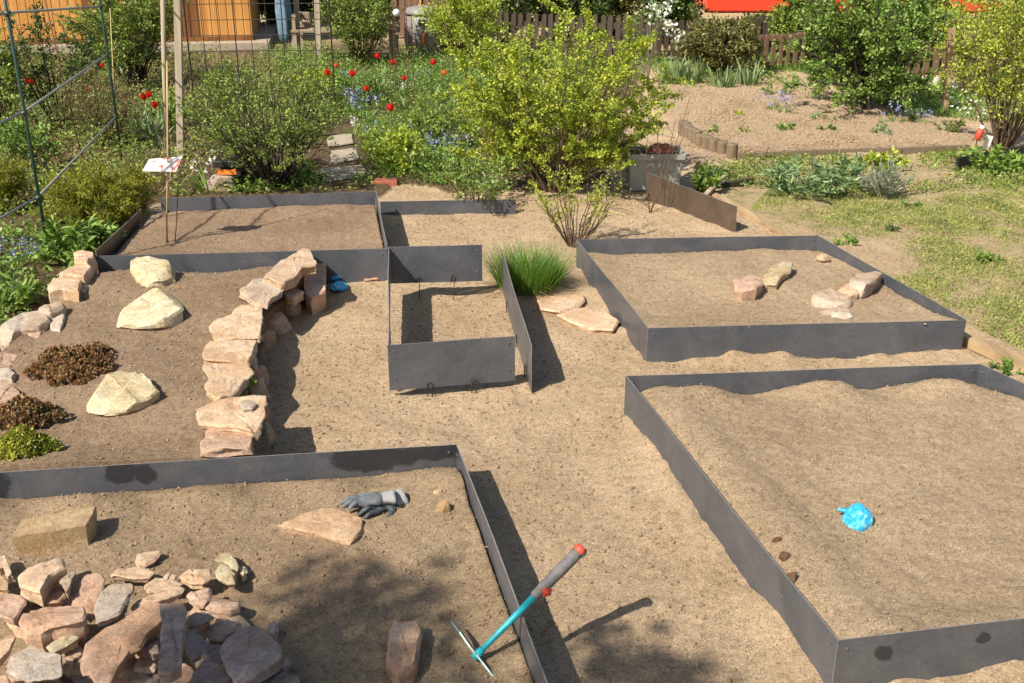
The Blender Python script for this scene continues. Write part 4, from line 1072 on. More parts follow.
def tuft(label, cat, base, rad, height, n, wid, mat, name='grass_tuft', bend=.5, spread=.7, group=None, part='leaves'):
    root = empty(name, base); tag(root, label, cat, group)
    a = RNG.random(n) * 2 * PI; q = np.sqrt(RNG.random(n)) * rad * .45
    b = np.stack([np.cos(a) * q, np.sin(a) * q, np.zeros(n)], 1)
    sp = RNG.uniform(.05, spread, n); a2 = a + RNG.normal(0, .6, n)
    d = np.stack([np.cos(a2) * sp, np.sin(a2) * sp, np.ones(n)], 1); d /= np.linalg.norm(d, axis=1)[:, None]
    blades_mesh(part, b, d, height * RNG.uniform(.55, 1.1, n), wid, mat, root, bend=bend)
    return root

def herb(label, cat, base, rad, height, n, lsize, mat, name='leafy_plant', aspect=.45, group=None, droop=.2, up=.6):
    """a low leafy plant: a mound of short stems with leaves"""
    root = empty(name, base); tag(root, label, cat, group)
    mb = MB(); k = max(7, int(n / 40)); P0 = []; D0 = []
    for i in range(k):
        a = random.uniform(0, 2 * PI); q = math.sqrt(random.random()) * rad; h = height * (1 - .55 * (q / rad) ** 2) * random.uniform(.6, 1)
        e = Vector((math.cos(a) * q, math.sin(a) * q, h)); s = e * .25; s.z = 0
        mb.tube([s, s.lerp(e, .5) + Vector((0, 0, h * .1)), e], [.003, .0025, .0015], 3, cap=False)
        for j in range(max(1, n // k)):
            t = random.random() ** .6; p = s.lerp(e, t)
            P0.append(p); D0.append((math.cos(a + random.uniform(-1.6, 1.6)), math.sin(a + random.uniform(-1.6, 1.6)), up))
    mb.build('stems', M[mat], root)
    leaves_mesh('foliage', np.array([list(p) for p in P0]), np.array(D0), lsize, mat, root, aspect=aspect, jitter=.4, droop=droop)
    return root

def ext(yb, yt): return ZT(yb, yt)
def wd(px, yb): return px / SC(yb)

# --- the big shrubs, back to front
b_ = P(555, 190); shrub('large yellow-green currant shrub in full leaf in the middle of the garden', 'shrub', b_, wd(222, 190), ext(190, 8), 72, 48000, .019, 'leaf_yel', 'bark', topdrop=.15, twigs=10, cl=.026, seed=3, low=.85, aspect=.85, depth=1.3)
b_ = P(275, 187); shrub('dark stemmed green shrub behind the back left bed', 'shrub', b_, wd(175, 186), ext(186, 46), 85, 12500, .021, 'leaf_mid', 'dark_bark', twigs=9, cl=.022, seed=4, low=.55, clear=.14, stem_r=.0065)
b_ = P(574, 246); shrub('small thin leaved shrub growing at the corner of the far right bed', 'shrub', b_, wd(98, 246), ext(246, 158), 22, 1700, .016, 'leaf_yel', 'bark', topdrop=.2, twigs=8, cl=.018, seed=5, clear=.12, stem_r=.005)
b_ = P(478, 207); shrub('low loose green shrub at the end of the sunken steel strip', 'shrub', b_, wd(110, 207), ext(207, 150), 22, 1700, .024, 'leaf_fresh', 'bark', twigs=6, cl=.03, seed=6, stem_r=.004)
b_ = P(104, 226); shrub('feathery yellow-green juniper behind the left rim stones', 'juniper', b_, wd(118, 226), ext(226, 158), 80, 30000, .032, 'juniper', 'bark', name='juniper', twigs=14, cl=.028, seed=7, aspect=.16, low=.8, stem_r=.004, depth=.7)
b_ = P(2, 214); shrub('feathery yellow-green juniper cut by the left picture edge', 'juniper', b_, wd(62, 214), ext(214, 150), 46, 12000, .032, 'juniper', 'bark', name='juniper', twigs=12, cl=.028, seed=8, aspect=.16, low=.8, stem_r=.004)
b_ = P(868, 113); shrub('broad dense green shrub tree with a dark crooked trunk on the far plot', 'tree', b_, wd(150, 113), ext(113, -26), 60, 21000, .034, 'leaf_fresh', 'dark_bark', name='tree', trunk=.28, twigs=9, cl=.05, seed=9, aspect=.65, stem_r=.011, low=.95, depth=1.7, lean=(-.12, 0), topdrop=.25)
b_ = P(718, 76); shrub('dull olive rhododendron by the brown fence', 'shrub', b_, wd(78, 76), ext(76, 8), 60, 12000, .05, 'leaf_olive', 'dark_bark', twigs=8, cl=.05, seed=10, aspect=.4, droop=.3, low=.5)
b_ = P(1002, 150); shrub('tall yellow-green shrub at the right picture edge', 'shrub', b_, wd(120, 150), ext(150, -40), 40, 8500, .028, 'leaf_yel', 'bark', twigs=9, cl=.05, seed=11, low=.4, stem_r=.008)
b_ = P(966, 96); shrub('brownish yellow flowering shrub behind the leaning wooden stake', 'shrub', b_, wd(70, 96), ext(96, -30), 34, 5000, .034, 'leaf_yel', 'bark', twigs=8, cl=.06, seed=12)
b_ = P(136, 92); shrub('tall dark olive shrub between the shed doors and the posts', 'shrub', b_, wd(96, 92), ext(92, -40), 60, 15000, .034, 'leaf_mid', 'dark_bark', twigs=9, cl=.05, seed=13, clear=.2)
b_ = P(62, 132); shrub('sparse climbing rose on the left behind the green trellis pole', 'shrub', b_, wd(100, 132), ext(132, -10), 24, 3200, .03, 'leaf_dark', 'dark_bark', twigs=6, cl=.04, seed=14, clear=.1, stem_r=.006)
b_ = P(8, 140); shrub('dark leaved rose shrub cut by the left picture edge behind the trellis', 'shrub', b_, wd(66, 140), ext(140, 10), 26, 4200, .032, 'leaf_mid', 'dark_bark', twigs=7, cl=.04, seed=15, clear=.1)
b_ = P(108, 150); shrub('dry brown twiggy shrub behind the feathery juniper', 'shrub', b_, wd(90, 150), ext(150, 60), 60, 3400, .022, 'leaf_olive', 'bark', twigs=10, cl=.03, seed=16, stem_r=.004)
b_ = P(362, 66); shrub('tall green climbing shrub in front of the old bench', 'shrub', b_, wd(76, 66), ext(66, -40), 40, 9000, .038, 'leaf_mid', 'bark', twigs=9, cl=.07, seed=17, clear=.1)
b_ = P(466, 66); shrub('light green shrub between the grey bin and the large yellow-green shrub', 'shrub', b_, wd(76, 66), ext(66, -40), 40, 9500, .036, 'leaf_yel', 'bark', twigs=8, cl=.07, seed=18)
b_ = P(505, 46); shrub('dark evergreen bush behind the large yellow-green shrub', 'shrub', b_, wd(80, 46), ext(46, -50), 36, 7000, .06, 'leaf_dark', 'dark_bark', twigs=9, cl=.07, seed=19, aspect=.3)
b_ = P(646, 84); wt = shrub('thin young tree with white blossom by the iris leaves', 'tree', b_, wd(34, 84), ext(84, -30), 10, 420, .035, 'leaf_fresh', 'grey_bark', name='tree', twigs=5, cl=.05, seed=20, clear=.3, stem_r=.006)
def blossoms(root, n, xr, yr, z0, z1, size, mat, cl=.03, per=8):
    c = np.stack([RNG.uniform(-xr, xr, n), RNG.uniform(-yr, yr, n), RNG.uniform(z0, z1, n)], 1)
    p = np.repeat(c, per, 0) + RNG.normal(0, cl, (n * per, 3)); leaves_mesh('blossom', p, RNG.normal(0, 1, p.shape), size, mat, root, aspect=.85, jitter=.3)
h = ext(84, 0)
c = []
for (x, y) in [(650, 3), (656, 10), (661, 14), (667, 20), (670, 28), (676, 33), (679, 40), (652, 14), (665, 6), (672, 2)]:
    p = P(x, y, 1.0); s_ = b_.y / p.y; dz = CAMZ + (p.z - CAMZ) * s_; c.append((p.x * s_ - b_.x, 0, dz))
c = np.array(c); p = np.repeat(c, 16, 0) + RNG.normal(0, .045, (len(c) * 16, 3)); leaves_mesh('blossom', p, RNG.normal(0, 1, p.shape), .05, 'white_petal', wt, aspect=.85)
# far greenery beyond the fences
for i, (x, yb, yt, w, mt, lb) in enumerate([
  (668, 44, -60, 60, 'leaf_dark', 'dark bush behind the fence left of the red carriage'), (460, 26, -70, 90, 'leaf_dark', 'dark bush behind the light green shrub'), (760, 50, 14, 60, 'leaf_dark', 'low dark bush behind the gate'),
  (560, 40, -60, 110, 'leaf_dark', 'dark bush behind the fence just right of the evergreen'), (610, 38, -60, 80, 'leaf_olive', 'olive bush beyond the brown fence left of the blossom tree'),
  (400, 30, -60, 100, 'leaf_dark', 'dark bush behind the grey bin'), (330, 28, -60, 100, 'leaf_dark', 'dark bush behind the old bench'), (275, 30, -60, 60, 'leaf_dark', 'dark bush beside the right wall of the shed'),
  (800, 62, -30, 50, 'leaf_mid', 'green bush by the gate at the end of the fence'), (905, 70, -30, 90, 'leaf_mid', 'green bush between the big shrub tree and the fence'), (1030, 70, -60, 80, 'leaf_mid', 'green bush in the far top right corner')]):
    shrub(lb, 'shrub', P(x, yb), wd(w, yb), ext(yb, yt), 44, 11000, .06, mt, 'dark_bark', twigs=9, cl=.09, seed=40 + i, low=.8)

for i, (x, yb, yt, w, n_, ls_, mt, lb) in enumerate([
  (392, 172, 122, 66, 2600, .026, 'leaf_yel', 'bushy light green plant between the path slabs and the yellow-green shrub'),
  (432, 150, 92, 56, 2400, .028, 'leaf_mid', 'bushy plant left of the middle of the large yellow-green shrub'),
  (316, 112, 62, 60, 2200, .03, 'leaf_yel', 'light green bush behind the right side of the dark stemmed shrub'),
  (228, 112, 58, 66, 2600, .03, 'leaf_mid', 'green bush behind the left side of the dark stemmed shrub'),
  (365, 104, 66, 44, 1500, .03, 'leaf_fresh', 'small bush beside the violet blue flower patch'),
  (30, 176, 112, 60, 2200, .03, 'leaf_fresh', 'leafy bush behind the trellis foot at the left')]):
    shrub(lb, 'shrub', P(x, yb), wd(w, yb), ext(yb, yt), 22, n_, ls_, mt, 'bark', topdrop=.3, twigs=7, cl=.035, seed=400 + i, stem_r=.004, low=.6)
# --- low plants
tuft('bright green chives like grass tuft beside the small steel frame', 'grass tuft', P(528, 289), wd(64, 289) , .29, 1500, .0036, 'grass', spread=.62, bend=.3)
_t = [o for o in bpy.data.objects if o.name.startswith('grass_tuft')][0]
_n = 260; _a = RNG.random(_n) * 2 * PI; _q = RNG.random(_n) * .16; _d = np.stack([np.cos(_a) * 1.1, np.sin(_a) * 1.1, RNG.uniform(.2, 1.2, _n)], 1); _d /= np.linalg.norm(_d, axis=1)[:, None]
blades_mesh('dry_blades', np.stack([np.cos(_a) * _q, np.sin(_a) * _q, 0 * _a], 1), _d, RNG.uniform(.1, .24, _n), .004, 'dry', _t, bend=.9)
for (x, y, rp, hp, n, ls, mt, asp, lb, nm) in [
  (84, 262, 44, 48, 900, .075, 'leaf_fresh', .28, 'clump of long fresh green leaves in front of the juniper', 'leafy_plant'),
  (12, 312, 26, 44, 420, .07, 'leaf_fresh', .2, 'green leafy clump at the left edge above the rim stones', 'leafy_plant'),
  (800, 196, 50, 40, 1100, .06, 'leaf_blue', .3, 'spreading grey green poppy leaves on the lawn edge', 'leafy_plant'),
  (845, 186, 30, 34, 500, .06, 'leaf_blue', .3, 'smaller clump of poppy leaves beside the lavender', 'leafy_plant'),
  (884, 170, 28, 22, 520, .04, 'leaf_yel', .5, 'low yellow-green clump behind the lavender', 'leafy_plant'),
  (708, 192, 22, 34, 420, .045, 'leaf_fresh', .4, 'leafy weed beside the browned steel sheet', 'leafy_plant'),
  (990, 172, 46, 24, 900, .06, 'leaf_fresh', .35, 'broad low green leaves right of the dark board', 'leafy_plant'),
  (250, 192, 22, 16, 400, .03, 'leaf_fresh', .6, 'low green leaves around the grey stone behind the back left bed', 'leafy_plant'),
  (300, 186, 36, 14, 400, .035, 'leaf_fresh', .6, 'low green leaves under the dark stemmed shrub', 'leafy_plant'),
  (400, 176, 34, 52, 900, .028, 'leaf_yel', .6, 'light green clump behind the brick', 'leafy_plant'),
  (440, 186, 30, 50, 700, .03, 'leaf_fresh', .6, 'fresh green clump left of the large yellow-green shrub', 'leafy_plant'),
  (172, 130, 26, 50, 500, .045, 'leaf_mid', .5, 'green clump behind the wooden stakes', 'leafy_plant'),
  (720, 262, 6, 6, 10, .02, 'leaf_fresh', .6, '', ''),
  (60, 195, 30, 30, 500, .035, 'leaf_mid', .5, 'green leaves between the two junipers', 'leafy_plant'),
  (775, 98, 18, 20, 240, .045, 'leaf_fresh', .3, 'green clump at the back of the far plot', 'leafy_plant'),
  (604, 140, 8, 8, 10, .02, 'leaf_fresh', .6, '', ''),
  (822, 122, 20, 12, 200, .04, 'leaf_blue', .25, 'low leaves under the big shrub tree, left side', 'leafy_plant'),
  (915, 122, 20, 18, 260, .045, 'leaf_blue', .25, 'low leaves under the big shrub tree, right side', 'leafy_plant'),
  (950, 136, 18, 26, 320, .035, 'leaf_mid', .4, 'leafy plant at the foot of the leaning wooden stake', 'leafy_plant'),
  (714, 136, 6, 8, 40, .04, 'leaf_mid', .4, 'small seedling at the left end of the far plot', 'seedling'),
  (745, 136, 6, 7, 40, .04, 'leaf_mid', .4, 'second seedling from the left on the far plot', 'seedling'),
  (790, 133, 9, 7, 60, .05, 'leaf_fresh', .4, 'seedling in the middle of the far plot', 'seedling'),
  (826, 134, 7, 8, 50, .04, 'leaf_mid', .4, 'seedling right of the middle of the far plot', 'seedling'),
  (738, 119, 5, 6, 30, .04, 'leaf_yel', .5, 'small yellow plant on the far plot', 'seedling'),
  (882, 138, 8, 12, 60, .05, 'leaf_blue', .3, 'pale leaved seedling at the right end of the far plot', 'seedling'),
  (912, 206, 10, 6, 100, .03, 'grass', .3, 'bright weed patch on the lawn in front of the lavender', 'leafy_plant'),
  (850, 246, 16, 9, 160, .03, 'leaf_fresh', .4, 'bright weed beside the back right corner of the far right bed', 'leafy_plant'),
  (985, 262, 14, 10, 160, .03, 'leaf_fresh', .4, 'bright weed tuft in the middle of the lawn', 'leafy_plant'),
  (1010, 372, 18, 10, 200, .03, 'grass', .3, 'grass growing at the corner between board and near right bed', 'leafy_plant'),
  (247, 388, 9, 9, 120, .016, 'leaf_yel', .4, 'tiny yellow-green plant in a joint of the curved wall', 'leafy_plant'),
  (892, 232, 8, 5, 60, .03, 'leaf_dark', .4, 'dark small weed on the lawn behind the far right bed', 'leafy_plant')]:
    if not nm: continue
    z0 = .16 if lb.startswith('tiny') else 0
    b0 = P(x, y, z0)
    k_ = 1.5 if nm == 'seedling' else 1; herb(lb, 'plant', b0, k_ * rp / SC(y), max(.04, ZT(y, y - hp * k_)), int(n * k_ * k_), ls, mt, name=nm, aspect=asp)
lv = P(885, 196); herb('silver grey lavender bush on the lawn edge', 'lavender', lv, 28 / SC(196), ext(196, 160), 2600, .035, 'leaf_grey', name='lavender', aspect=.14, up=1.2, droop=0)
for (x, y, w, yt, n, lb) in [(672, 86, 22, 52, 60, 'iris clump by the blossom tree, the left one'), (690, 86, 22, 52, 60, 'iris clump by the blossom tree, the right one'), (722, 90, 24, 60, 50, 'iris clump below the rhododendron'), (748, 88, 20, 56, 40, 'iris clump right of the rhododendron')]:
    tuft(lb, 'iris', P(x, y), wd(w, y), ext(y, yt), n, .03, 'leaf_blue', name='iris_clump', spread=.45, bend=.2, group='iris clumps')
tuft('clump of wide pale tulip leaves beside the wire cage', 'plant', P(385, 96), wd(36, 96), ext(96, 62), 26, .05, 'leaf_blue', name='leafy_plant', spread=.8, bend=.3)
tuft('tulip leaves behind the wooden stakes', 'plant', P(148, 134), wd(34, 134), ext(134, 98), 30, .045, 'leaf_blue', name='leafy_plant', spread=.6, bend=.2)

# succulents
def succulent(x0, y0, x1, y1, n, mat, label, z0=.155):
    n = int(n * 1.3)
    base = P((x0 + x1) / 2, y1 - 4, z0); s = SC(y1) * 2 / (2 - z0); w = (x1 - x0) / s
    root = empty('succulent', base); tag(root, label, 'succulent')
    dd = P((x0 + x1) / 2, y0 + 8, z0 + .03).y - base.y; mb = MB(); P0 = []; D0 = []; S0 = []
    for i in range(n):
        a = random.uniform(0, 2 * PI); q = math.sqrt(random.random()); q2 = q * (1 + .38 * mn.noise(Vector((math.cos(a) * 1.7 + x0, math.sin(a) * 1.7, 0)))); x = math.cos(a) * q2 * w / 2; y = dd / 2 + math.sin(a) * q2 * dd / 2
        h = (.06 * (1 - q * q * .8) + .03 * mn.noise(Vector((x * 14, y * 14, 0)))) * random.uniform(.5, 1.15) + .014
        mb.tube([(x * .9, y, 0), (x, y, h)], [.003, .002], 3, cap=False)
        for j in range(14):
            b2 = j * 2.4; el = .25 + .9 * j / 14
            P0.append((x, y, h - .006 + .0006 * j)); D0.append((math.cos(b2) * (1.2 - el), math.sin(b2) * (1.2 - el), el))
    mb.build('stems', M['bark'], root)
    leaves_mesh('foliage', np.array(P0), np.array(D0), .015, mat, root, aspect=.6, jitter=.15, fold=.5)
succulent(14, 338, 102, 392, 620, 'sedum_red', 'low mat of red brown succulent at the left of the rock bed')
succulent(-20, 428, 46, 470, 380, 'sedum_green', 'low mat of lime green succulent against the steel panel in front')
succulent(-20, 396, 50, 436, 260, 'sedum_red', 'dark reddish succulent between the rim stones and the lime one')

# ground cover stuff
def scatter_poly(poly, n):
    xs_ = [p[0] for p in poly]; ys_ = [p[1] for p in poly]; out = np.zeros((0, 2))
    while len(out) < n:
        x = RNG.uniform(min(xs_), max(xs_), n * 2); y = RNG.uniform(min(ys_), max(ys_), n * 2); k = inpoly(x, y, poly); out = np.concatenate([out, np.stack([x[k], y[k]], 1)])
    return out[:n]
PATHP = wpoly([(318, 184), (376, 178), (362, 150), (357, 126), (326, 128), (322, 150)])
def cover(label, pxpoly, n, h, mat, name='ground_cover', leaf=True, size=.03, aspect=.5, patch=1.0, thr=-.1):
    poly = wpoly(pxpoly); q = scatter_poly(poly, n)
    nz = fbm(np.stack([q[:, 0], q[:, 1], 0 * q[:, 0]], 1), patch, 3, 5) + RNG.normal(0, .3, len(q)); q = q[nz > thr]; nz = nz[nz > thr]; m_ = len(q)
    kk_ = ~inpoly(q[:, 0], q[:, 1], PATHP); q = q[kk_]; nz = nz[kk_]; m_ = len(q)
    hh = h * np.clip(.35 + (nz - thr), .2, 1.3) * RNG.random(m_) ** .6
    if leaf:
        p = np.stack([q[:, 0], q[:, 1], hh], 1); o = leaves_mesh(name, p, np.stack([RNG.normal(0, 1, m_), RNG.normal(0, 1, m_), np.full(m_, .5)], 1), size, mat, None, aspect=aspect)
    else:
        p = np.stack([q[:, 0], q[:, 1], np.zeros(m_)], 1); a = RNG.random(m_) * 2 * PI; sp = RNG.uniform(.1, .9, m_)
        d = np.stack([np.cos(a) * sp, np.sin(a) * sp, np.ones(m_)], 1); d /= np.linalg.norm(d, axis=1)[:, None]
        o = blades_mesh(name, p, d, hh + .01, size, mat, None, seg=2, bend=.5)
    return tag(o, label, 'ground cover', kind='stuff')
lawn_px = [(748, 212), (770, 190), (900, 196), (1000, 178), (1100, 176), (1600, 300), (1300, 420), (1024, 352), (900, 290), (826, 236)]
cover('sparse short lawn grass right of the beds', lawn_px, 70000, .035, 'lawn', 'lawn_grass', False, .004, patch=2.6, thr=-.4)
cover('flat lawn weeds right of the beds', lawn_px, 110000, .018, 'lawn', 'lawn_weeds', True, .014, aspect=.6, patch=2.6, thr=-.1)
back_px = [(300, 150), (372, 180), (450, 190), (460, 60), (300, 62)]
cover('mixed knee high greenery of the flower garden', [(330, 180), (460, 192), (520, 60), (250, 64), (320, 110)], 30000, .26, 'leaf_fresh', 'garden_greenery', True, .03, patch=2.2, thr=-.2)
cover('mixed grasses of the flower garden', [(330, 180), (470, 192), (660, 66), (250, 64), (320, 120)], 11000, .36, 'grass', 'garden_grass', False, .008, patch=2.0, thr=-.2)
cover('leafy growth between the shed and the left bed', [(-80, 240), (60, 240), (160, 190), (340, 110), (330, 66), (-80, 66)], 46000, .26, 'leaf_mid', 'garden_greenery', True, .032, patch=2.0, thr=-.2)
cover('dry stalks among the left garden growth', [(-80, 230), (160, 200), (330, 120), (330, 66), (-80, 66)], 6000, .42, 'dry', 'dry_stalks', False, .007, patch=1.2, thr=-.3)
cover('short growth around the bluebells at the left edge', [(-80, 345), (5, 340), (95, 262), (60, 236), (-80, 236)], 5000, .10, 'leaf_fresh', 'ground_cover', True, .03, patch=3, thr=-.2)
cover('grass beyond the far plot', [(800, 72), (880, 106), (940, 118), (1100, 134), (1300, 120), (1200, 60), (640, 52), (640, 66)], 46000, .12, 'grass', 'lawn_grass', False, .012, patch=.8, thr=-.6)
cover('weeds along the edge of the far plot', [(690, 172), (760, 160), (1100, 150), (1200, 176), (900, 196), (740, 200)], 16000, .06, 'leaf_mid', 'ground_cover', True, .026, patch=2.4, thr=.0)
cover('green growth close behind the back left bed', [(172, 200), (376, 193), (372, 174), (172, 180)], 4500, .10, 'leaf_mid', 'ground_cover', True, .028, patch=3, thr=-.3)
cover('dry leaf litter and mulch on the far plot', [(672, 150), (690, 140), (672, 92), (700, 84), (800, 84), (880, 108), (1000, 140), (960, 152), (740, 158)], 26000, .012, 'dry', 'mulch', True, .03, aspect=.4, patch=1.5, thr=-.25)
cover('dry litter among the back left growth', [(-80, 240), (60, 240), (160, 200), (330, 185), (330, 66), (-80, 66)], 16000, .03, 'dry', 'leaf_litter', True, .035, aspect=.4, patch=1.5, thr=-.4)
cover('straw bits and dry leaf scraps strewn on the soil paths', [(300, 300), (560, 262), (640, 250), (700, 420), (840, 683), (480, 560), (450, 440), (270, 440)], 900, .004, 'dry', 'straw_litter', True, .016, aspect=.2, patch=2, thr=-.6)
cover('weeds on the back path', [(640, 60), (780, 70), (800, 84), (700, 92), (670, 100)], 2200, .12, 'leaf_fresh', 'ground_cover', True, .035, patch=2, thr=-.2)
cover('daisies in the grass beyond the far plot', [(930, 90), (1000, 96), (1000, 130), (950, 118)], 160, .09, 'white_petal', 'daisies', True, .03, aspect=.9, patch=2, thr=-.3)

# --- tulips
def tulip(mat):
    r = empty('tulip'); mb = MB()
    mb.tube([(0, 0, -.02), (.006, 0, .2), (0, 0, .38)], [.004, .0035, .003], 5, cap=False); mb.build('stem', M['leaf_blue'], r)
    n = 6; a = np.arange(n) * 2 * PI / n + RNG.normal(0, .2, n); d = np.stack([np.cos(a) * .5, np.sin(a) * .5, np.ones(n)], 1); d /= np.linalg.norm(d, axis=1)[:, None]
    blades_mesh('leaves', np.zeros((n, 3)), d, RNG.uniform(.2, .32, n), .04, 'leaf_blue', r, bend=.5)
    mb = MB()
    for k in range(6):
        a = k * PI / 3; rr = .026 + .003 * (k % 2); vs = []
        for (t, w, q) in ((0, .3, .25), (.3, 1.0, .95), (.65, 1.0, 1.05), (1, .12, .8)):
            for s in (-1, 0, 1):
                aa = a + s * .55 * w; vs.append((math.cos(aa) * rr * q, math.sin(aa) * rr * q, .375 + t * .062))
        mb.add(vs, [(i * 3 + j, i * 3 + j + 1, i * 3 + j + 4, i * 3 + j + 3) for i in range(3) for j in range(2)])
    mb.build('bloom', M[mat], r, smooth=True)
    return r
def put(proto, used, x, y, z, label, cat, group, sc=1.0):
    p = P(x, y, z * sc)
    if used: 
        r = proto.copy(); COL.objects.link(r)
        for ch in proto.children:
            c = ch.copy(); COL.objects.link(c); c.parent = r
    else: r = proto
    r.location = (p.x, p.y, 0); r.rotation_euler = (0, 0, random.uniform(0, 6)); sc *= .9 if cat == 'tulip' else 1; r.scale = (sc, sc, sc)
    tag(r, label, cat, group); return r
pr = tulip('red_petal'); u = 0
for (x, y) in [(3, 51), (10, 50), (31, 76), (36, 69), (27, 75), (12, 77), (101, 61)]:
    put(pr, u, x, y, .41, 'red tulip standing behind the green trellis poles at the far left', 'tulip', 'red tulips behind the trellis', 1.15); u = 1
for (x, y) in [(124, 93), (143, 91), (148, 89), (154, 99)]:
    put(pr, 1, x, y, .41, 'red tulip in the clump left of the wooden stakes', 'tulip', 'red tulips by the stakes', 1.1)
for (x, y, lb) in [(327, 67, 'red tulip farthest left of those right of the dark stemmed shrub'), (352, 68, 'open red tulip right of the farthest left one'), (377, 51, 'red tulip above the pale tulip leaves'), (393, 57, 'red tulip between the pale leaves and the wire cage'), (390, 101, 'single large red tulip standing apart nearer than the others'), (433, 57, 'red tulip just below the grey bin'), (470, 17, 'red flower high against the light green shrub')]:
    put(pr, 1, x, y, .41 if y > 20 else .9, lb, 'tulip', None, 1.2 if y > 20 else 1.0) if y > 20 else None
for (x, y, lb) in [(404, 74, 'red tulip right beside the wire cage'), (366, 84, 'red tulip above the violet blue flower patch'), (312, 78, 'red tulip behind the right edge of the dark stemmed shrub')]:
    put(pr, 1, x, y, .41, lb, 'tulip', None, .95)
pr = tulip('orange_petal'); u = 0
for (x, y, lb) in [(88, 84, 'salmon orange tulip left of the second green pole'), (444, 68, 'orange tulip right of the wire cage'), (336, 61, 'salmon tulip behind the farthest left red one'), (505, 53, 'orange tulip seen at the left of the large yellow-green shrub')]:
    put(pr, u, x, y, .41, lb, 'tulip', None, 1.05); u = 1
pr = tulip('pink_petal'); put(pr, 0, 490, 138, .41, 'pink tulip at the foot of the large yellow-green shrub', 'tulip', None, 1.0)

# --- bluebell clumps
def bells(mat, n=34, h=.22):
    r = empty('bluebell_clump'); k = 26; a = RNG.random(k) * 2 * PI; sp = RNG.uniform(.1, .8, k); d = np.stack([np.cos(a) * sp, np.sin(a) * sp, np.ones(k)], 1); d /= np.linalg.norm(d, axis=1)[:, None]
    blades_mesh('leaves', np.stack([np.cos(a) * .04, np.sin(a) * .04, 0 * a], 1), d, RNG.uniform(.12, .24, k), .012, 'grass', r, bend=.6)
    for i in range(max(4, n // 3)):
        c_ = np.array([RNG.normal(0, .075), RNG.normal(0, .075), h + RNG.normal(0, .025)])
        t_ = np.linspace(0, 1, 9)[:, None]; p = c_[None] * (1, 1, 1) - np.array([[0, 0, .07]]) * t_ + RNG.normal(0, .007, (9, 3))
        leaves_mesh('flower_spike', p, RNG.normal(0, 1, p.shape), .02, mat, r, aspect=.8)
    return r
pr = bells('blue_petal'); u = 0
for (x, y, lb, sc) in [(350, 92, 'left half of the violet blue flower patch behind the dark stemmed shrub', 1.1), (360, 96, 'right half of the violet blue flower patch behind the dark stemmed shrub', 1.1), (376, 125, 'violet blue flowers nearer than the patch behind the shrub', .8), (345, 72, 'faint blue flowers behind the red tulips', .8),
      (421, 71, 'blue flowers under the grey bin', .8), (418, 130, 'blue flowers left of the large yellow-green shrub, upper clump', .9), (432, 140, 'blue flowers left of the large yellow-green shrub, lower clump', .9), (452, 136, 'blue flowers touching the large yellow-green shrub', .9),
      (20, 240, 'pale violet flowers at the left edge, nearest the trellis foot', .6), (5, 250, 'pale violet flowers at the very left edge', .6), (35, 244, 'pale violet flowers right beside the trellis pole', .55), (776, 94, 'violet flowers at the back of the far plot, left clump', .9), (786, 98, 'violet flowers at the back of the far plot, right clump', .9), (898, 106, 'blue flowers right of the big shrub tree trunk', .9), (925, 112, 'blue flowers left of the leaning wooden stake', .7), (226, 78, 'small blue flowers left of the white ones behind the dark stemmed shrub', .8)]:
    put(pr, u, x, y, .22, lb, 'bluebells', 'violet blue flower clumps', sc); u = 1
pr = bells('white_petal', 22); pr.name = 'white_flower_clump'; u = 0
for (x, y, lb, sc) in [(242, 76, 'white flowers shining above the dark stemmed shrub', 1.1), (425, 152, 'white flowers among the blue ones left of the large yellow-green shrub', .9), (408, 82, 'white flowers at the foot of the wire cage', .9), (352, 118, 'white flowers in front of the violet blue patch', .8)]:
    put(pr, u, x, y, .22, lb, 'flowers', None, sc); u = 1
pr = bells('yellow_petal', 6); pr.name = 'yellow_flower_clump'; u = 0
for (x, y, lb) in [(704, 56, 'yellow flowers below the rhododendron, left pair'), (755, 66, 'yellow flowers right of the rhododendron')]:
    put(pr, u, x, y, .22, lb, 'flowers', None, 1.0); u = 1

# ------------------------------------------------------------------ trellis, stakes, card
A0 = P(50, 262); B0 = P(123, 166); A0.z = B0.z = 0
dA = (B0 - A0); C0 = A0 + Vector((-dA.y, dA.x, 0)) * -1.0; C0 = P(-40, 318); C0.z = 0
tr = empty('garden_trellis', A0); tag(tr, 'green coated garden trellis poles with grey cross rods at the far left', 'trellis')
for q, hh in ((A0, 2.05), (B0, 2.05), (C0, 2.05)):
    mb = MB(); lx = .05 if q is A0 else 0
    mb.tube([q - A0 + Vector((0, 0, -.1)), q - A0 + Vector((.0, 0, .9)), q - A0 + Vector((-.01, 0, hh))], [.010, .010, .010], 8); mb.build('pole', M['green_pole'], tr, smooth=True)
for (za, zb_, zc) in ((.41, .41, .38), (.91, .91, .86), (1.46, 1.28, 1.44), (1.95, 1.9, 1.95)):
    for q, z2 in ((B0, zb_), (C0, zc)):
        mb = MB(); a = Vector((0, -.013, za)); b = q - A0 + Vector((0, -.013, z2)); e = (b - a).normalized() * .03
        mb.tube([a - e, b + e], .0078, 6); mb.build('cross_rod', M['grey_pole'], tr, smooth=True)
for z in (.41, .91, 1.46):
    for q in (A0, B0):
        mb = MB(); mb.box(q - A0 + Vector((0, -.006, z if q is A0 else min(z, 1.28))), (.028, .03, .022)); mb.build('clip', M['green_pole'], tr)
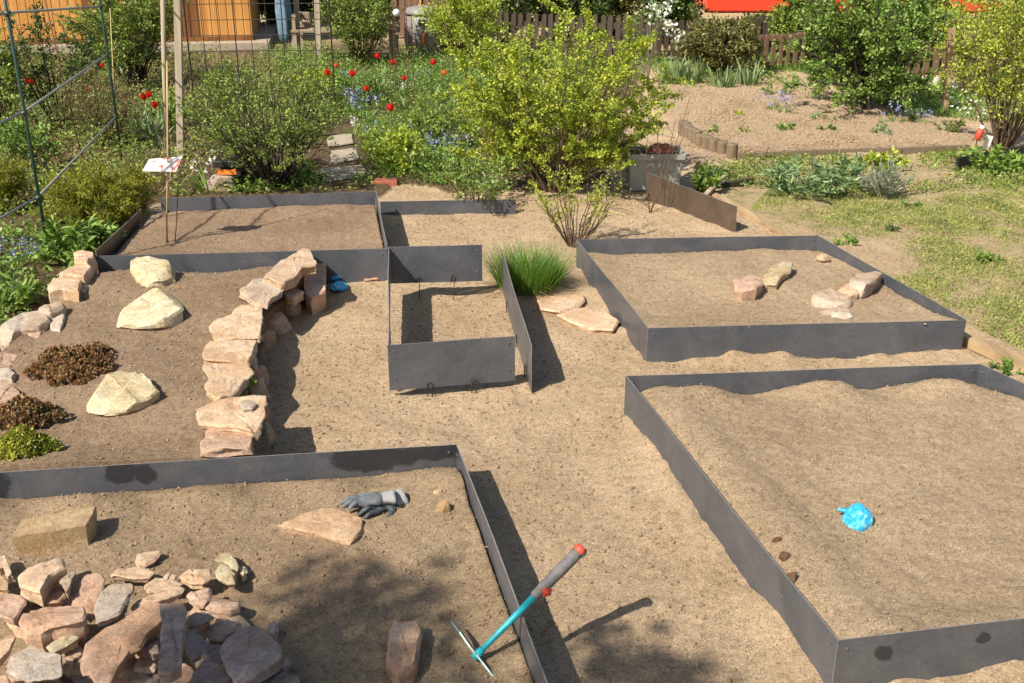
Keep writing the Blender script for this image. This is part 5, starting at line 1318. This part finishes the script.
# stakes
def stake(label, x, yb, yt, w, mat, xt=None, name='wooden_stake', z0=0, cat='stake', square=True, th=None):
    b = P(x, yb, z0); z1 = ZT(yb, yt) if yt is not None else 1.9
    z1 = CAMZ + (b.y) * (P(512, yt, 0).z - CAMZ) / P(512, yt, 0).y if False else z1
    # world x at the top for the wanted picture column
    up = z1; t_ = (b.y * math.cos(PITCH) + (CAMZ - up) * math.sin(PITCH)); xx = ((xt if xt is not None else x) - 512) / F * t_
    mb = MB(); a = Vector((0, 0, -.12)); c = Vector((xx - b.x, 0, z1 - z0))
    if square: mb.bar(a, c, w, th or w * .8, up=Vector((0, 1, 0)))
    else: mb.tube([a, a.lerp(c, .5) + Vector((random.uniform(-.01, .01), 0, 0)), c], [w / 2, w / 2 * .95, w / 2 * .85], 8)
    o = mb.build(name, M[mat], None, smooth=not square); o.location = b
    return tag(o, label, cat)
stake('tall square weathered stake, the right one of the two by the picture card', 179.5, 160, -25, .055, 'grey_wood', 177)
stake('tall round stake, the left one of the two by the picture card', 166, 158, -25, .045, 'grey_wood', 162, square=False)
stake('thin bamboo cane that carries the picture card', 163.5, 243, 52, .011, 'cane', 167, name='bamboo_cane', z0=.13, cat='cane', square=False)
stake('thin rusty rod standing right beside the bamboo cane', 167.5, 244, 196, .008, 'rust', 166, name='rusty_rod', z0=.13, cat='rod', square=False)
stake('second thin rusty rod right of the bamboo cane', 171, 243, 168, .007, 'rust', 178, name='rusty_rod', z0=.13, cat='rod', square=False)
stake('leaning wooden stake beside the big shrub tree', 945, 112, 28, .06, 'board', 952, square=True)
stake('white wooden post at the far right top corner', 1016, 66, -10, .05, 'grey_wood', 1019)
stake('weathered post left of the two before the old bench', 298, 60, -25, .07, 'grey_wood', 295)
stake('weathered post right of the two before the old bench', 319, 70, -25, .07, 'grey_wood', 316)
stake('thin rusty rod leaning behind the green trellis', 84, 160, -5, .012, 'rust', 44, name='rusty_rod', cat='rod', square=False)
stake('thin brown cane right of the second green pole', 116, 140, 8, .012, 'cane', 110, name='bamboo_cane', cat='cane', square=False)
stake('thin pale cane behind the white flowers', 206, 86, 60, .014, 'cane', 204, name='bamboo_cane', cat='cane', square=False)
# card
d_ = P(163.5, 243, .13).y
def atdist(x, y, d):
    dy = -(y - 341.5) / F; fw = math.cos(PITCH) + dy * math.sin(PITCH); up = -math.sin(PITCH) + dy * math.cos(PITCH); t = d / fw
    return Vector(((x - 512) / F * t, d, CAMZ + up * t))
cq = [atdist(142.5, 171, d_ - .05), atdist(176, 171.5, d_ - .05), atdist(182.5, 156.5, d_ + .04), atdist(149, 159, d_ + .04)]
mb = MB(); nrm = (cq[1] - cq[0]).cross(cq[3] - cq[0]).normalized(); vs = [q for q in cq] + [q - nrm * .004 for q in cq]
mb.add(vs, [(0, 1, 2, 3), (7, 6, 5, 4), (0, 4, 5, 1), (1, 5, 6, 2), (2, 6, 7, 3), (3, 7, 4, 0)])
o = mb.build('picture_card', M['card']); rebase(o, sum(cq, Vector()) / 4); tag(o, 'white card printed with red blossoms, tilted on the bamboo cane', 'card')

# ------------------------------------------------------------------ edging boards, planks
def plank(label, a, b, w, t, mat, name='wooden_board', cat='board', group=None):
    mb = MB(); a = Vector(a); b = Vector(b); base = a.copy()
    n = 8; d = (b - a); L = d.length; d.normalize(); s = d.cross(Vector((0, 0, 1))).normalized(); u = s.cross(d)
    vs = []
    for i in range(n + 1):
        p = d * L * i / n + s * mn.noise(Vector((i * .7, a.x, 0))) * .004
        for x, z in ((-1, -1), (1, -1), (1, 1), (-1, 1)): vs.append(p + s * x * (w / 2 + mn.noise(Vector((i * 1.3, x, z))) * .002) + u * z * (t / 2))
    fs = [(i * 4 + k, i * 4 + (k + 1) % 4, i * 4 + 4 + (k + 1) % 4, i * 4 + 4 + k) for i in range(n) for k in range(4)] + [(3, 2, 1, 0), (n * 4, n * 4 + 1, n * 4 + 2, n * 4 + 3)]
    mb.add(vs, fs); o = mb.build(name, M[mat]); o.location = base
    return tag(o, label, cat, group)
plank('raw wooden edging board between the far right bed and the lawn, nearer piece', P(905, 312, .03), P(1075, 388, .03), .07, .05, 'board')
plank('raw wooden edging board between the far right bed and the lawn, farther piece', P(712, 195, .01), P(792, 240, .01), .06, .04, 'board')
plank('short pale stick leaning among the weeds beyond the browned steel sheet', P(702, 199, .03), P(724, 176, .10), .035, .02, 'grey_wood', name='wooden_stick', cat='stick')
plank('dark flat board lying behind the poppy leaves', P(690, 190, .02), P(752, 180, .03), .05, .03, 'dark_bark')
q = [P(956, 171, .0), P(1022, 160, .0)]
mb = MB(); mb.bar(q[0] + Vector((0, 0, .05)) , q[1] + Vector((0, 0, .06)), .025, .12); o = mb.build('wooden_board', M['black']); rebase(o, q[0]); tag(o, 'short black board standing on edge among the leaves at the right', 'board')

# palisade edging of the far plot
pr_ = wpoly([(682, 134), (688, 142), (700, 150), (716, 156), (736, 161)]); pts = [Vector((x, y, 0)) for x, y in pr_]
L = [0]
for a, b in zip(pts, pts[1:]): L.append(L[-1] + (b - a).length)
ed = empty('palisade_edging', pts[0]); tag(ed, 'curved row of low weathered palisade posts at the left end of the far plot', 'edging')
n = int(L[-1] / .105)
for i in range(n):
    t = L[-1] * (i + .5) / n; j = max(k for k in range(len(L) - 1) if L[k] <= t); f = (t - L[j]) / (L[j + 1] - L[j]); p = pts[j].lerp(pts[j + 1], f) - pts[0]
    mb = MB(); h_ = .15 + random.uniform(-.01, .012); mb.tube([p + Vector((0, 0, -.05)), p + Vector((0, 0, h_ - .01)), p + Vector((0, 0, h_))], [.05, .05, .04], 10); mb.build('palisade_post', M['palisade'], ed, angle=.7)
for i, (a, b) in enumerate([((738, 161), (822, 157)), ((824, 157), (900, 155)), ((902, 155), (968, 152))]):
    q0, q1 = P(*a), P(*b); mb = MB(); mb.bar(q0 + Vector((0, 0, .01)), q1 + Vector((0, 0, .01)), .04, .11); o = mb.build('edging_board', M['palisade']); rebase(o, q0)
    tag(o, ['low concrete edging slab of the far plot beside the palisade posts', 'middle low concrete edging slab of the far plot', 'low concrete edging slab of the far plot nearest the red lantern'][i], 'edging')

# white ornament among the left shrubs
b0 = P(125, 80); mb = MB(); mb.tube([(0, 0, 0), (0, 0, .05), (.005, 0, .09), (0, 0, .3), (.01, 0, .42), (.0, 0, .5), (0, .01, .56), (0, 0, .62), (0, 0, .7), (0, 0, .72)], [.09, .09, .06, .07, .10, .07, .035, .06, .055, .01], 14)
o = mb.build('garden_ornament', M['plastic_white'], smooth=True); o.location = b0; o.scale = (.62, .62, .62); tag(o, 'small white garden ornament among the shrubs by the second green pole', 'ornament')
# brick
b0 = P(386, 186); mb = MB(); mb.box((0, 0, .015), (.18, .10, .075), Matrix.Rotation(.1, 3, 'Z')); o = mb.build('brick', M['terracotta']); o.location = b0; tag(o, 'red brick half buried behind the back left bed corner', 'brick')
bv = o.modifiers.new('b', 'BEVEL'); bv.width = .006
# planter trough
b0 = P(652, 187); s = SC(187); w = 56 / s; hgt = ext(187, 150); dp = .3
tq = empty('planter_trough', b0, .03); tag(tq, 'grey rectangular planter trough with bare soil behind the browned steel sheet', 'planter')
mb = MB(); wt_ = .018
def trough_ring(z, w_, d_): return [(-w_ / 2, -d_ / 2, z), (w_ / 2, -d_ / 2, z), (w_ / 2, d_ / 2, z), (-w_ / 2, d_ / 2, z)]
rings = [trough_ring(0, w * .86, dp * .8), trough_ring(hgt - .05, w * .93, dp * .93), trough_ring(hgt - .048, w * 1.0, dp * 1.05), trough_ring(hgt, w * 1.02, dp * 1.07), trough_ring(hgt, w * .94, dp * .93), trough_ring(hgt - .05, w * .92, dp * .9), trough_ring(.05, w * .85, dp * .75)]
vs = [v for r_ in rings for v in r_]; fs = [(3, 2, 1, 0)] + [(i * 4 + k, i * 4 + (k + 1) % 4, i * 4 + 4 + (k + 1) % 4, i * 4 + 4 + k) for i in range(6) for k in range(4)] + [(24, 25, 26, 27)]
mb.add(vs, fs); o = mb.build('trough_body', M['trough'], tq); bv = o.modifiers.new('b', 'BEVEL'); bv.width = .006; bv.segments = 2
mb = MB(); mb.box((0, 0, hgt - .045), (w * .915, dp * .89, .03)); mb.build('potting_soil', M['humus'], tq)
o = crumple('pot', (643, 139, 672, 150), hgt, 'terracotta', 'low terracotta bowl of dry growth standing in the grey trough', 'bowl', seed=12, squash=.3); o.location = b0 + Vector((.05, 0, hgt)); 
# bare saplings in front of the trough
for (x, y, tops, lb) in [(650, 212, [(648, 132), (690, 96), (668, 150)], 'thin bare sapling by the end of the browned steel sheet'), (664, 205, [(676, 118), (684, 136), (655, 110)], 'second thin bare sapling just behind the first')]:
    b0 = P(x, y); mb = MB()
    for (tx, ty) in tops:
        e = atdist(tx, ty, b0.y + random.uniform(-.1, .15)) - b0; mb.tube(bez(Vector((0, 0, -.02)), e * .5 + Vector((random.uniform(-.05, .05), 0, .06)), e, 6), [.0045 - .0005 * i for i in range(7)], 5)
        for k in range(4):
            t = random.uniform(.4, .9); p = e * t + Vector((0, 0, .02)); mb.tube([p, p + Vector((random.uniform(-.12, .12), random.uniform(-.1, .1), random.uniform(.02, .14)))], [.0018, .001], 4)
    o = mb.build('sapling', M['bark'], smooth=True); o.location = b0; tag(o, lb, 'sapling')
# prunings lying on the soil
for i, (x, y, dx, dy) in enumerate([(645, 205, 30, -8), (610, 208, 26, 6), (632, 196, 18, 12)]):
    a = P(x, y, .015); b = P(x + dx, y + dy, .02); mb = MB(); mb.tube([a - a, (b - a) * .5 + Vector((0, .02, .012)), b - a], [.004, .003, .002], 5); o = mb.build('fallen_twig', M['bark']); o.location = a
    tag(o, ['dry twig on the soil between small shrub and browned steel sheet', 'dry twig on the soil nearest the small thin leaved shrub', 'dry twig lying farthest back on the soil'][i], 'twig')

# grey stone, dark lamp block, red lantern
boulder((203, 171, 240, 194), .0, 'grey_stone', 'round grey speckled stone behind the back left bed', seed=71, depth=.7)
b0 = P(231, 191); lamp = empty('garden_box', b0 + Vector((0, .12, .0))); tag(lamp, 'dark flat box with an orange label above the grey speckled stone', 'box')
mb = MB(); mb.box((0, 0, .2), (.26, .2, .05)); mb.box((0, 0, .1), (.16, .14, .2)); o = mb.build('box_body', M['black'], lamp); bv = o.modifiers.new('b', 'BEVEL'); bv.width = .008
mb = MB(); mb.box((-.02, -.115, .145), (.15, .02, .035)); mb.build('orange_label', M['orange'], lamp)
pr = bells('white_petal', 10, .24); pr.name = 'white_flower_clump'; put(pr, 0, 204, 152, .24, 'large white blooms left of the dark box behind the back left bed', 'flowers', None, 1.3)
b0 = P(975, 152); ln = empty('garden_lantern', b0); ln.scale = (.75, .75, .9); tag(ln, 'small red and white lantern on a stick at the right end of the far plot', 'lantern')
mb = MB(); mb.tube([(0, 0, -.03), (0, 0, .12)], .006, 6); mb.build('stick', M['black'], ln)
mb = MB(); mb.tube([(-.01, 0, .12), (.0, 0, .13), (.03, 0, .22), (.034, 0, .23)], [.01, .04, .036, .01], 12); mb.build('lantern_body', M['tool_red'], ln, smooth=True)
mb = MB(); mb.tube([(.034, 0, .225), (.045, 0, .26)], [.032, .028], 12); mb.build('lantern_top', M['plastic_white'], ln, smooth=True)
for i, (x, y) in enumerate([(986, 150), (1004, 148)]):
    b0 = P(x, y); mb = MB(); mb.box((0, 0, .05), (.06, .006, .16), Matrix.Rotation(.2 - .4 * i, 3, 'Y')); o = mb.build('plant_tag', M['plastic_white']); o.location = b0; tag(o, ['white plant tag right beside the red lantern', 'white plant tag farther right at the foot of the tall yellow-green shrub'][i], 'plant tag')

# wire cage (round, thin) and mesh panel
b0 = P(404, 128); cg = empty('wire_cage', b0); tag(cg, 'narrow rusty wire plant cage with a white ball on top in the flower garden', 'plant cage')
hh = ext(128, 8)
for k in range(6):
    a = k * PI / 3; mb = MB(); r_ = .12; mb.tube([(math.cos(a) * r_, math.sin(a) * r_, -.03), (math.cos(a) * r_ * .9, math.sin(a) * r_ * .9, hh * .96)], .0035, 5); mb.build('upright', M['rust'], cg)
for z in (.25, .6, .95, 1.25):
    if z > hh: continue
    mb = MB(); mb.tube([(math.cos(2 * PI * i / 20) * .115, math.sin(2 * PI * i / 20) * .115, z) for i in range(21)], .003, 4, cap=False); mb.build('ring', M['rust'], cg)
bm = bmesh.new(); bmesh.ops.create_uvsphere(bm, u_segments=16, v_segments=10, radius=.035); me = bpy.data.meshes.new('ball'); bm.to_mesh(me); bm.free(); me.polygons.foreach_set('use_smooth', [True] * len(me.polygons)); o = link('ball', me, M['plastic_white'], cg); o.location = (-.02, -.1, hh * .97)
a0, a1 = P(196, 120), P(336, 118); hh = 1.75
mp_ = empty('wire_mesh_panel', a0); tag(mp_, 'rusty wire mesh panel standing behind the dark stemmed shrub', 'wire mesh'); v = a1 - a0
mb = MB(); k = int(v.length / .15)
for i in range(k + 1): p = v * i / k; mb.tube([p + Vector((0, 0, -.05)), p + Vector((0, 0, hh))], .004 if i % 3 else .006, 4)
for j in range(12): z = .08 + j * .15; mb.tube([Vector((0, -.005, z)), v + Vector((0, -.005, z))], .004, 4)
mb.build('mesh_wires', M['dark_wire'], mp_)
for i in (0, k): 
    mb = MB(); p = v * i / k + Vector((0, .02, 0)); mb.tube([p + Vector((0, 0, -.1)), p + Vector((0, 0, hh + .1))], .006, 8); mb.build('post', M['dark_wire'], mp_)

# ------------------------------------------------------------------ shed
s0, s1 = P(-60, 54), P(254, 48); sv = s1 - s0; wv = sv.length; sa = math.atan2(sv.y, sv.x)
sh = empty('garden_shed', s0, sa); tag(sh, 'orange brown wooden garden shed behind the left of the garden', 'shed')
def part(name, mat, boxes, parent=sh, bev=0):
    mb = MB()
    for c, sz in boxes: mb.box(c, sz)
    o = mb.build(name, M[mat], parent)
    if bev: b_ = o.modifiers.new('b', 'BEVEL'); b_.width = bev
    return o
part('plinth', 'slab', [((wv / 2, 1.2, .05), (wv + .5, 3.2, .14))])
bw = .118; nb = int(wv / bw); bs = []
for i in range(nb): bs.append(((i + .5) * wv / nb, 0, 1.25), ) 
part('wall', 'shed', [((b_[0], 0, 1.2), (wv / nb - .008, .03, 2.2)) for b_ in bs if not (3.0 < b_[0] < 3.75)] + [((wv / 2, 1.25, 1.2), (wv - .02, 2.4, 2.15))], bev=.004)
dx0 = (P(96, 50) - s0).length
part('corner_post', 'shed_dark', [((dx0, -.045, 1.2), (.16, .05, 2.2))])
part('base_beam', 'shed_dark', [((wv / 2, -.03, .15), (wv, .06, .07))])
door = part('door', 'shed_dark', [((3.4 + i * .12 - .3, -.02, 1.1), (.112, .03, 1.9)) for i in range(6)], bev=.003)
part('handle', 'bolt', [((3.15, -.045, 1.1), (.02, .03, .14))], door)
rf = part('roof', 'fence', [((wv / 2, 1.2, 2.36), (wv + .5, 3.1, .08))])

# old bench
c0 = P(356, 58); bn = empty('garden_bench', c0, 0); tag(bn, 'weathered grey wooden bench half hidden by climbing shrubs', 'bench')
s = SC(58); zt2 = ext(58, 12)
for z in (zt2 - .05, zt2 - .2): part('backrest_board', 'grey_wood_x', [((-.1, 0, z), (1.5, .03, .10))], bn, .004)
part('seat', 'grey_wood_x', [((-.1, -.28, .42), (1.5, .42, .04))], bn, .004)
for x in (-.78, .58):
    part('leg', 'grey_wood', [((x, -.44, .2), (.07, .07, .42))], bn); part('leg', 'grey_wood', [((x, .03, zt2 / 2), (.07, .05, zt2))], bn)
    part('armrest', 'grey_wood', [((x, -.22, .62), (.08, .5, .04)), ((x, -.44, .5), (.06, .06, .22))], bn)
# hanging blue cloth on a line post
c0 = P(287, 62); cl = empty('folded_parasol', c0); tag(cl, 'folded parasol wrapped in faded blue cloth behind the weathered posts', 'parasol')
mb = MB(); mb.tube([(0, 0, 0), (0, 0, 1.9)], .02, 8); mb.build('pole', M['grey_pole'], cl, smooth=True)
mb = MB(); n = 20; vs = []; zs = [.28, .4, .7, 1.0, 1.3, 1.6, 1.8]
for j, z in enumerate(zs):
    for k in range(n):
        a = 2 * PI * k / n; r_ = (.07, .09, .10, .08, .09, .07, .02)[j] * (1 + .22 * math.sin(a * 5 + j * .5)); vs.append((math.cos(a) * r_, math.sin(a) * r_, z))
mb.add(vs, [(j * n + k, j * n + (k + 1) % n, (j + 1) * n + (k + 1) % n, (j + 1) * n + k) for j in range(6) for k in range(n)] + [tuple(range(n - 1, -1, -1)), tuple(range(6 * n, 7 * n))]); mb.build('cloth', M['blue_cloth'], cl, smooth=True)
part('foot', 'concrete', [((0, 0, .04), (.35, .35, .08))], cl, .01)
# grey bin
c0 = P(424, 58); s = SC(58); hb_ = ext(58, 6); bn2 = empty('rain_barrel', c0); tag(bn2, 'worn grey barrel shaped bin with an orange handle by the far fence', 'bin')
w = 40 / s
mb = MB(); mb.tube([(0, 0, 0), (0, 0, .04), (0, 0, hb_ * .35), (0, 0, hb_ * .75), (0, 0, hb_ * .86)], [w * .36, w * .40, w * .48, w * .46, w * .38], 20); mb.build('barrel_body', M['bin'], bn2, smooth=True)
mb = MB(); mb.tube([(0, 0, hb_ * .85), (0, 0, hb_ * .88), (0, 0, hb_ * .97), (0, 0, hb_)], [w * .44, w * .44, w * .38, w * .2], 20); mb.build('lid', M['bin'], bn2, smooth=True)
mb = MB(); mb.tube([(.05, -w * .47, hb_ * .28), (.02, -w * .52, hb_ * .33), (.03, -w * .52, hb_ * .5), (.06, -w * .48, hb_ * .55)], .018, 8); mb.build('handle', M['orange'], bn2, smooth=True)
mb = MB(); mb.box((.02, -w * .46, hb_ * .72), (.12, .02, .08)); mb.build('emblem_plate', M['bin_dark'], bn2)
stake('orange tool handle leaning behind the grey bin', 421, 54, -25, .03, 'orange', 420, name='tool_handle', cat='tool handle', square=False)

# ------------------------------------------------------------------ fences
def picket_fence(label, a, b, h, mat, sp=.1, w=.06, gap_top=True, rails=(.2, .75), name='picket_fence', parts='picket', pointed=True):
    r = empty(name, a); tag(r, label, 'fence'); v = b - a; L = v.length; d = v.normalized(); an = math.atan2(d.y, d.x); n = int(L / sp); nr = Vector((d.y, -d.x, 0))
    R = Matrix.Rotation(an, 3, 'Z')
    proto = None
    mb0 = MB(); x = w / 2; t = .011
    zz = h; vs = [(-x, -t, .06), (x, -t, .06), (x, -t, zz - .03), (0, -t, zz), (-x, -t, zz - .03)]; vs += [(p[0], t, p[2]) for p in vs]
    mb0.add(vs, [(0, 1, 2, 3, 4), (9, 8, 7, 6, 5), (0, 5, 6, 1), (1, 6, 7, 2), (2, 7, 8, 3), (3, 8, 9, 4), (4, 9, 5, 0)])
    for i in range(n + 1):
        if proto is None: proto = mb0.build(parts, M[mat], r); c = proto
        else: c = proto.copy(); COL.objects.link(c); c.parent = r
        c.location = d * (i * L / n) + nr * .03; c.rotation_euler = (random.gauss(0, .01), random.gauss(0, .012), an); c.scale = (1, 1, 1 + random.gauss(0, .012))
    for z in rails:
        mb = MB(); mb.bar(Vector((0, 0, h * z)), v + Vector((0, 0, h * z)), .035, .07); mb.build('rail', M[mat], r)
    k = max(1, int(L / 2))
    for i in range(k + 1):
        mb = MB(); p = v * i / k - nr * .05; mb.box(p + Vector((0, 0, h * .5)), (.08, .08, h + .04), R); mb.build('post', M[mat], r)
    return r
hf = .95
def fz(y): return ext(y, 22 if False else y)
picket_fence('dark picket fence behind the yellow-green shrub, left of the blossom tree', P(430, 54), P(655, 62), ext(60, 14), 'fence', .105, .07)
picket_fence('dark picket fence section left of the rhododendron and above it', P(657, 62), P(762, 58), ext(60, 18), 'fence', .105, .07)
picket_fence('red brown slatted gate right of the rhododendron', P(748, 71), P(800, 68), ext(70, 34), 'fence_red', .11, .05, name='garden_gate', rails=(.16, .9))
picket_fence('dark picket fence running right behind the gate', P(765, 58), P(880, 58), ext(58, 18), 'fence', .105, .07)
picket_fence('brown picket fence seen between the big shrub tree and the stake', P(895, 80), P(1060, 76), ext(78, 44), 'fence_red', .12, .07)
picket_fence('red brown board fence behind the grey bin', P(396, 40), P(458, 40), ext(40, -30), 'fence_red', .1, .09)
# pale stones behind the right fence
for i, x in enumerate((926, 938, 950, 962)):
    boulder((x - 6, 74, x + 6, 88), 0, 'pale_stone', 'pale block showing through the right fence by the stake', 'pale blocks behind the fence', seed=90 + i, sub=3)

# ------------------------------------------------------------------ rail carriage beyond the fence
c0 = P(690, 10); d0 = 23.0
tq = empty('rail_carriage', (4.0, d0, 0), -.03); tag(tq, 'red and white rail carriage passing beyond the fence at the top right', 'rail carriage')
Lc = 14.0; zr1 = 2 - d0 * math.tan(math.radians(4.6)) + .12; zr0 = zr1 - .24 - .02
part('skirt', 'train_red', [((Lc / 2, 1.2, (.02 + .42) / 2), (Lc, 2.4, .38))], tq, .03)
part('undercarriage', 'black', [((Lc / 2, 1.2, -.05), (Lc - .4, 2.0, .2))], tq)
part('body', 'train_white', [((Lc / 2, 1.2, 1.45), (Lc, 2.4, 2.08))], tq, .08)
for i in range(7): 
    f_ = part('window', 'train_dark', [((1.0 + i * 2.0, -.005, 1.0), (1.5, .04, .9))], tq, .02)
part('stripe', 'train_white', [((Lc * .14, -.006, .25), (.06, .02, .36)), ((Lc * .5, -.006, .25), (.06, .02, .36))], tq)

# ------------------------------------------------------------------ the tree behind the viewer whose shade falls into the picture
tree_z = 4.6
def shade_pt(x, y, z, up):
    p = P(x, y, z); return p - SUN_DIR * (up / -SUN_DIR.z)
tb = Vector((-5.2, -1.2, 0)); tree = empty('tree', tb); tag(tree, 'fruit tree standing behind the viewer, its shade falling on the near left bed', 'tree')
mb = MB(); top = Vector((-.2, -.3, 3.2)); mb.tube([Vector((0, 0, -.1)), Vector((.05, .05, 1.5)), top], [.16, .13, .10], 10)
cl_pts = []; P0 = []
for (x, y, z, up, sx, n) in [(330, 590, .09, 4.2, .13, 200), (372, 608, .09, 4.2, .13, 220), (350, 650, .09, 4.0, .16, 300), (300, 660, .1, 4.1, .16, 300), (268, 652, .15, 4.1, .11, 220), (225, 668, .17, 4.2, .10, 160), (186, 640, .2, 4.2, .05, 50), (345, 700, .09, 4.0, .2, 400), (420, 640, .09, 4.1, .10, 110), (250, 700, .1, 4.0, .16, 300), (430, 590, .09, 4.2, .06, 40), (440, 560, .09, 4.2, .04, 20), (420, 690, .09, 4.0, .13, 220),
      (610, 660, 0, 4.2, .11, 170), (640, 690, 0, 4.2, .14, 240), (600, 640, 0, 4.3, .04, 30), (690, 690, 0, 4.2, .10, 120), (670, 670, 0, 4.2, .07, 60),
      (205, 630, .17, 4.1, .07, 90)]:
    q = shade_pt(x, y, z, up) - tb; b0 = top.lerp(Vector((q.x * .5, q.y * .5, 3.6)), .5)
    mb.tube(bez(top, b0, q, 6), [.016, .013, .011, .009, .007, .005, .003], 5, cap=False)
    m_ = int(n * .85); a_ = RNG.random(m_) * 2 * PI; r_ = np.sqrt(RNG.random(m_)) * sx * 1.35
    p = np.array(list(q))[None] + np.stack([np.cos(a_) * r_, np.sin(a_) * r_, RNG.normal(0, sx * .4, m_)], 1); P0.append(p)
p = np.concatenate(P0)
extra = np.array([[-.6, -.3, 4.3]]) + RNG.normal(0, 1, (5000, 3)) * np.array([.7, .6, .45]); extra[:, 0] -= 1.2; extra[:, 1] -= .8
mb.build('trunk', M['grey_bark'], tree, smooth=True)
leaves_mesh('crown', np.concatenate([p, extra]), RNG.normal(0, 1, (len(p) + len(extra), 3)), .05, 'leaf_fresh', tree, aspect=.6)

# ------------------------------------------------------------------ light, sky, camera
world = bpy.data.worlds.new('World'); scene.world = world; world.use_nodes = True; nt = world.node_tree
bg = nt.nodes['Background']; sky = nt.nodes.new('ShaderNodeTexSky'); sky.sky_type = 'NISHITA'; sky.sun_disc = False
el = math.asin(-SUN_DIR.z); sky.sun_elevation = el; sky.sun_rotation = math.radians(225); sky.dust_density = 1.2; sky.air_density = 1.0
nt.links.new(sky.outputs[0], bg.inputs[0]); bg.inputs[1].default_value = .095
sl = bpy.data.lights.new('sun', 'SUN'); sl.energy = 4.9; sl.angle = math.radians(.53); sl.color = (1, .955, .89)
so = bpy.data.objects.new('sun', sl); COL.objects.link(so); so.rotation_euler = SUN_DIR.to_track_quat('-Z', 'Y').to_euler(); so.location = (-6, -6, 9)
cam = bpy.data.cameras.new('camera'); cam.sensor_width = 36; cam.lens = F / 1024 * 36; cam.clip_start = .05; cam.clip_end = 1500
co = bpy.data.objects.new('camera', cam); COL.objects.link(co); co.location = (0, 0, CAMZ); co.rotation_euler = (math.radians(90) - PITCH, 0, 0)
scene.camera = co
vs_ = scene.view_settings; vs_.view_transform = 'Standard'; vs_.look = 'None'; vs_.gamma = 1; vs_.use_curve_mapping = False; vs_.exposure = 0.47
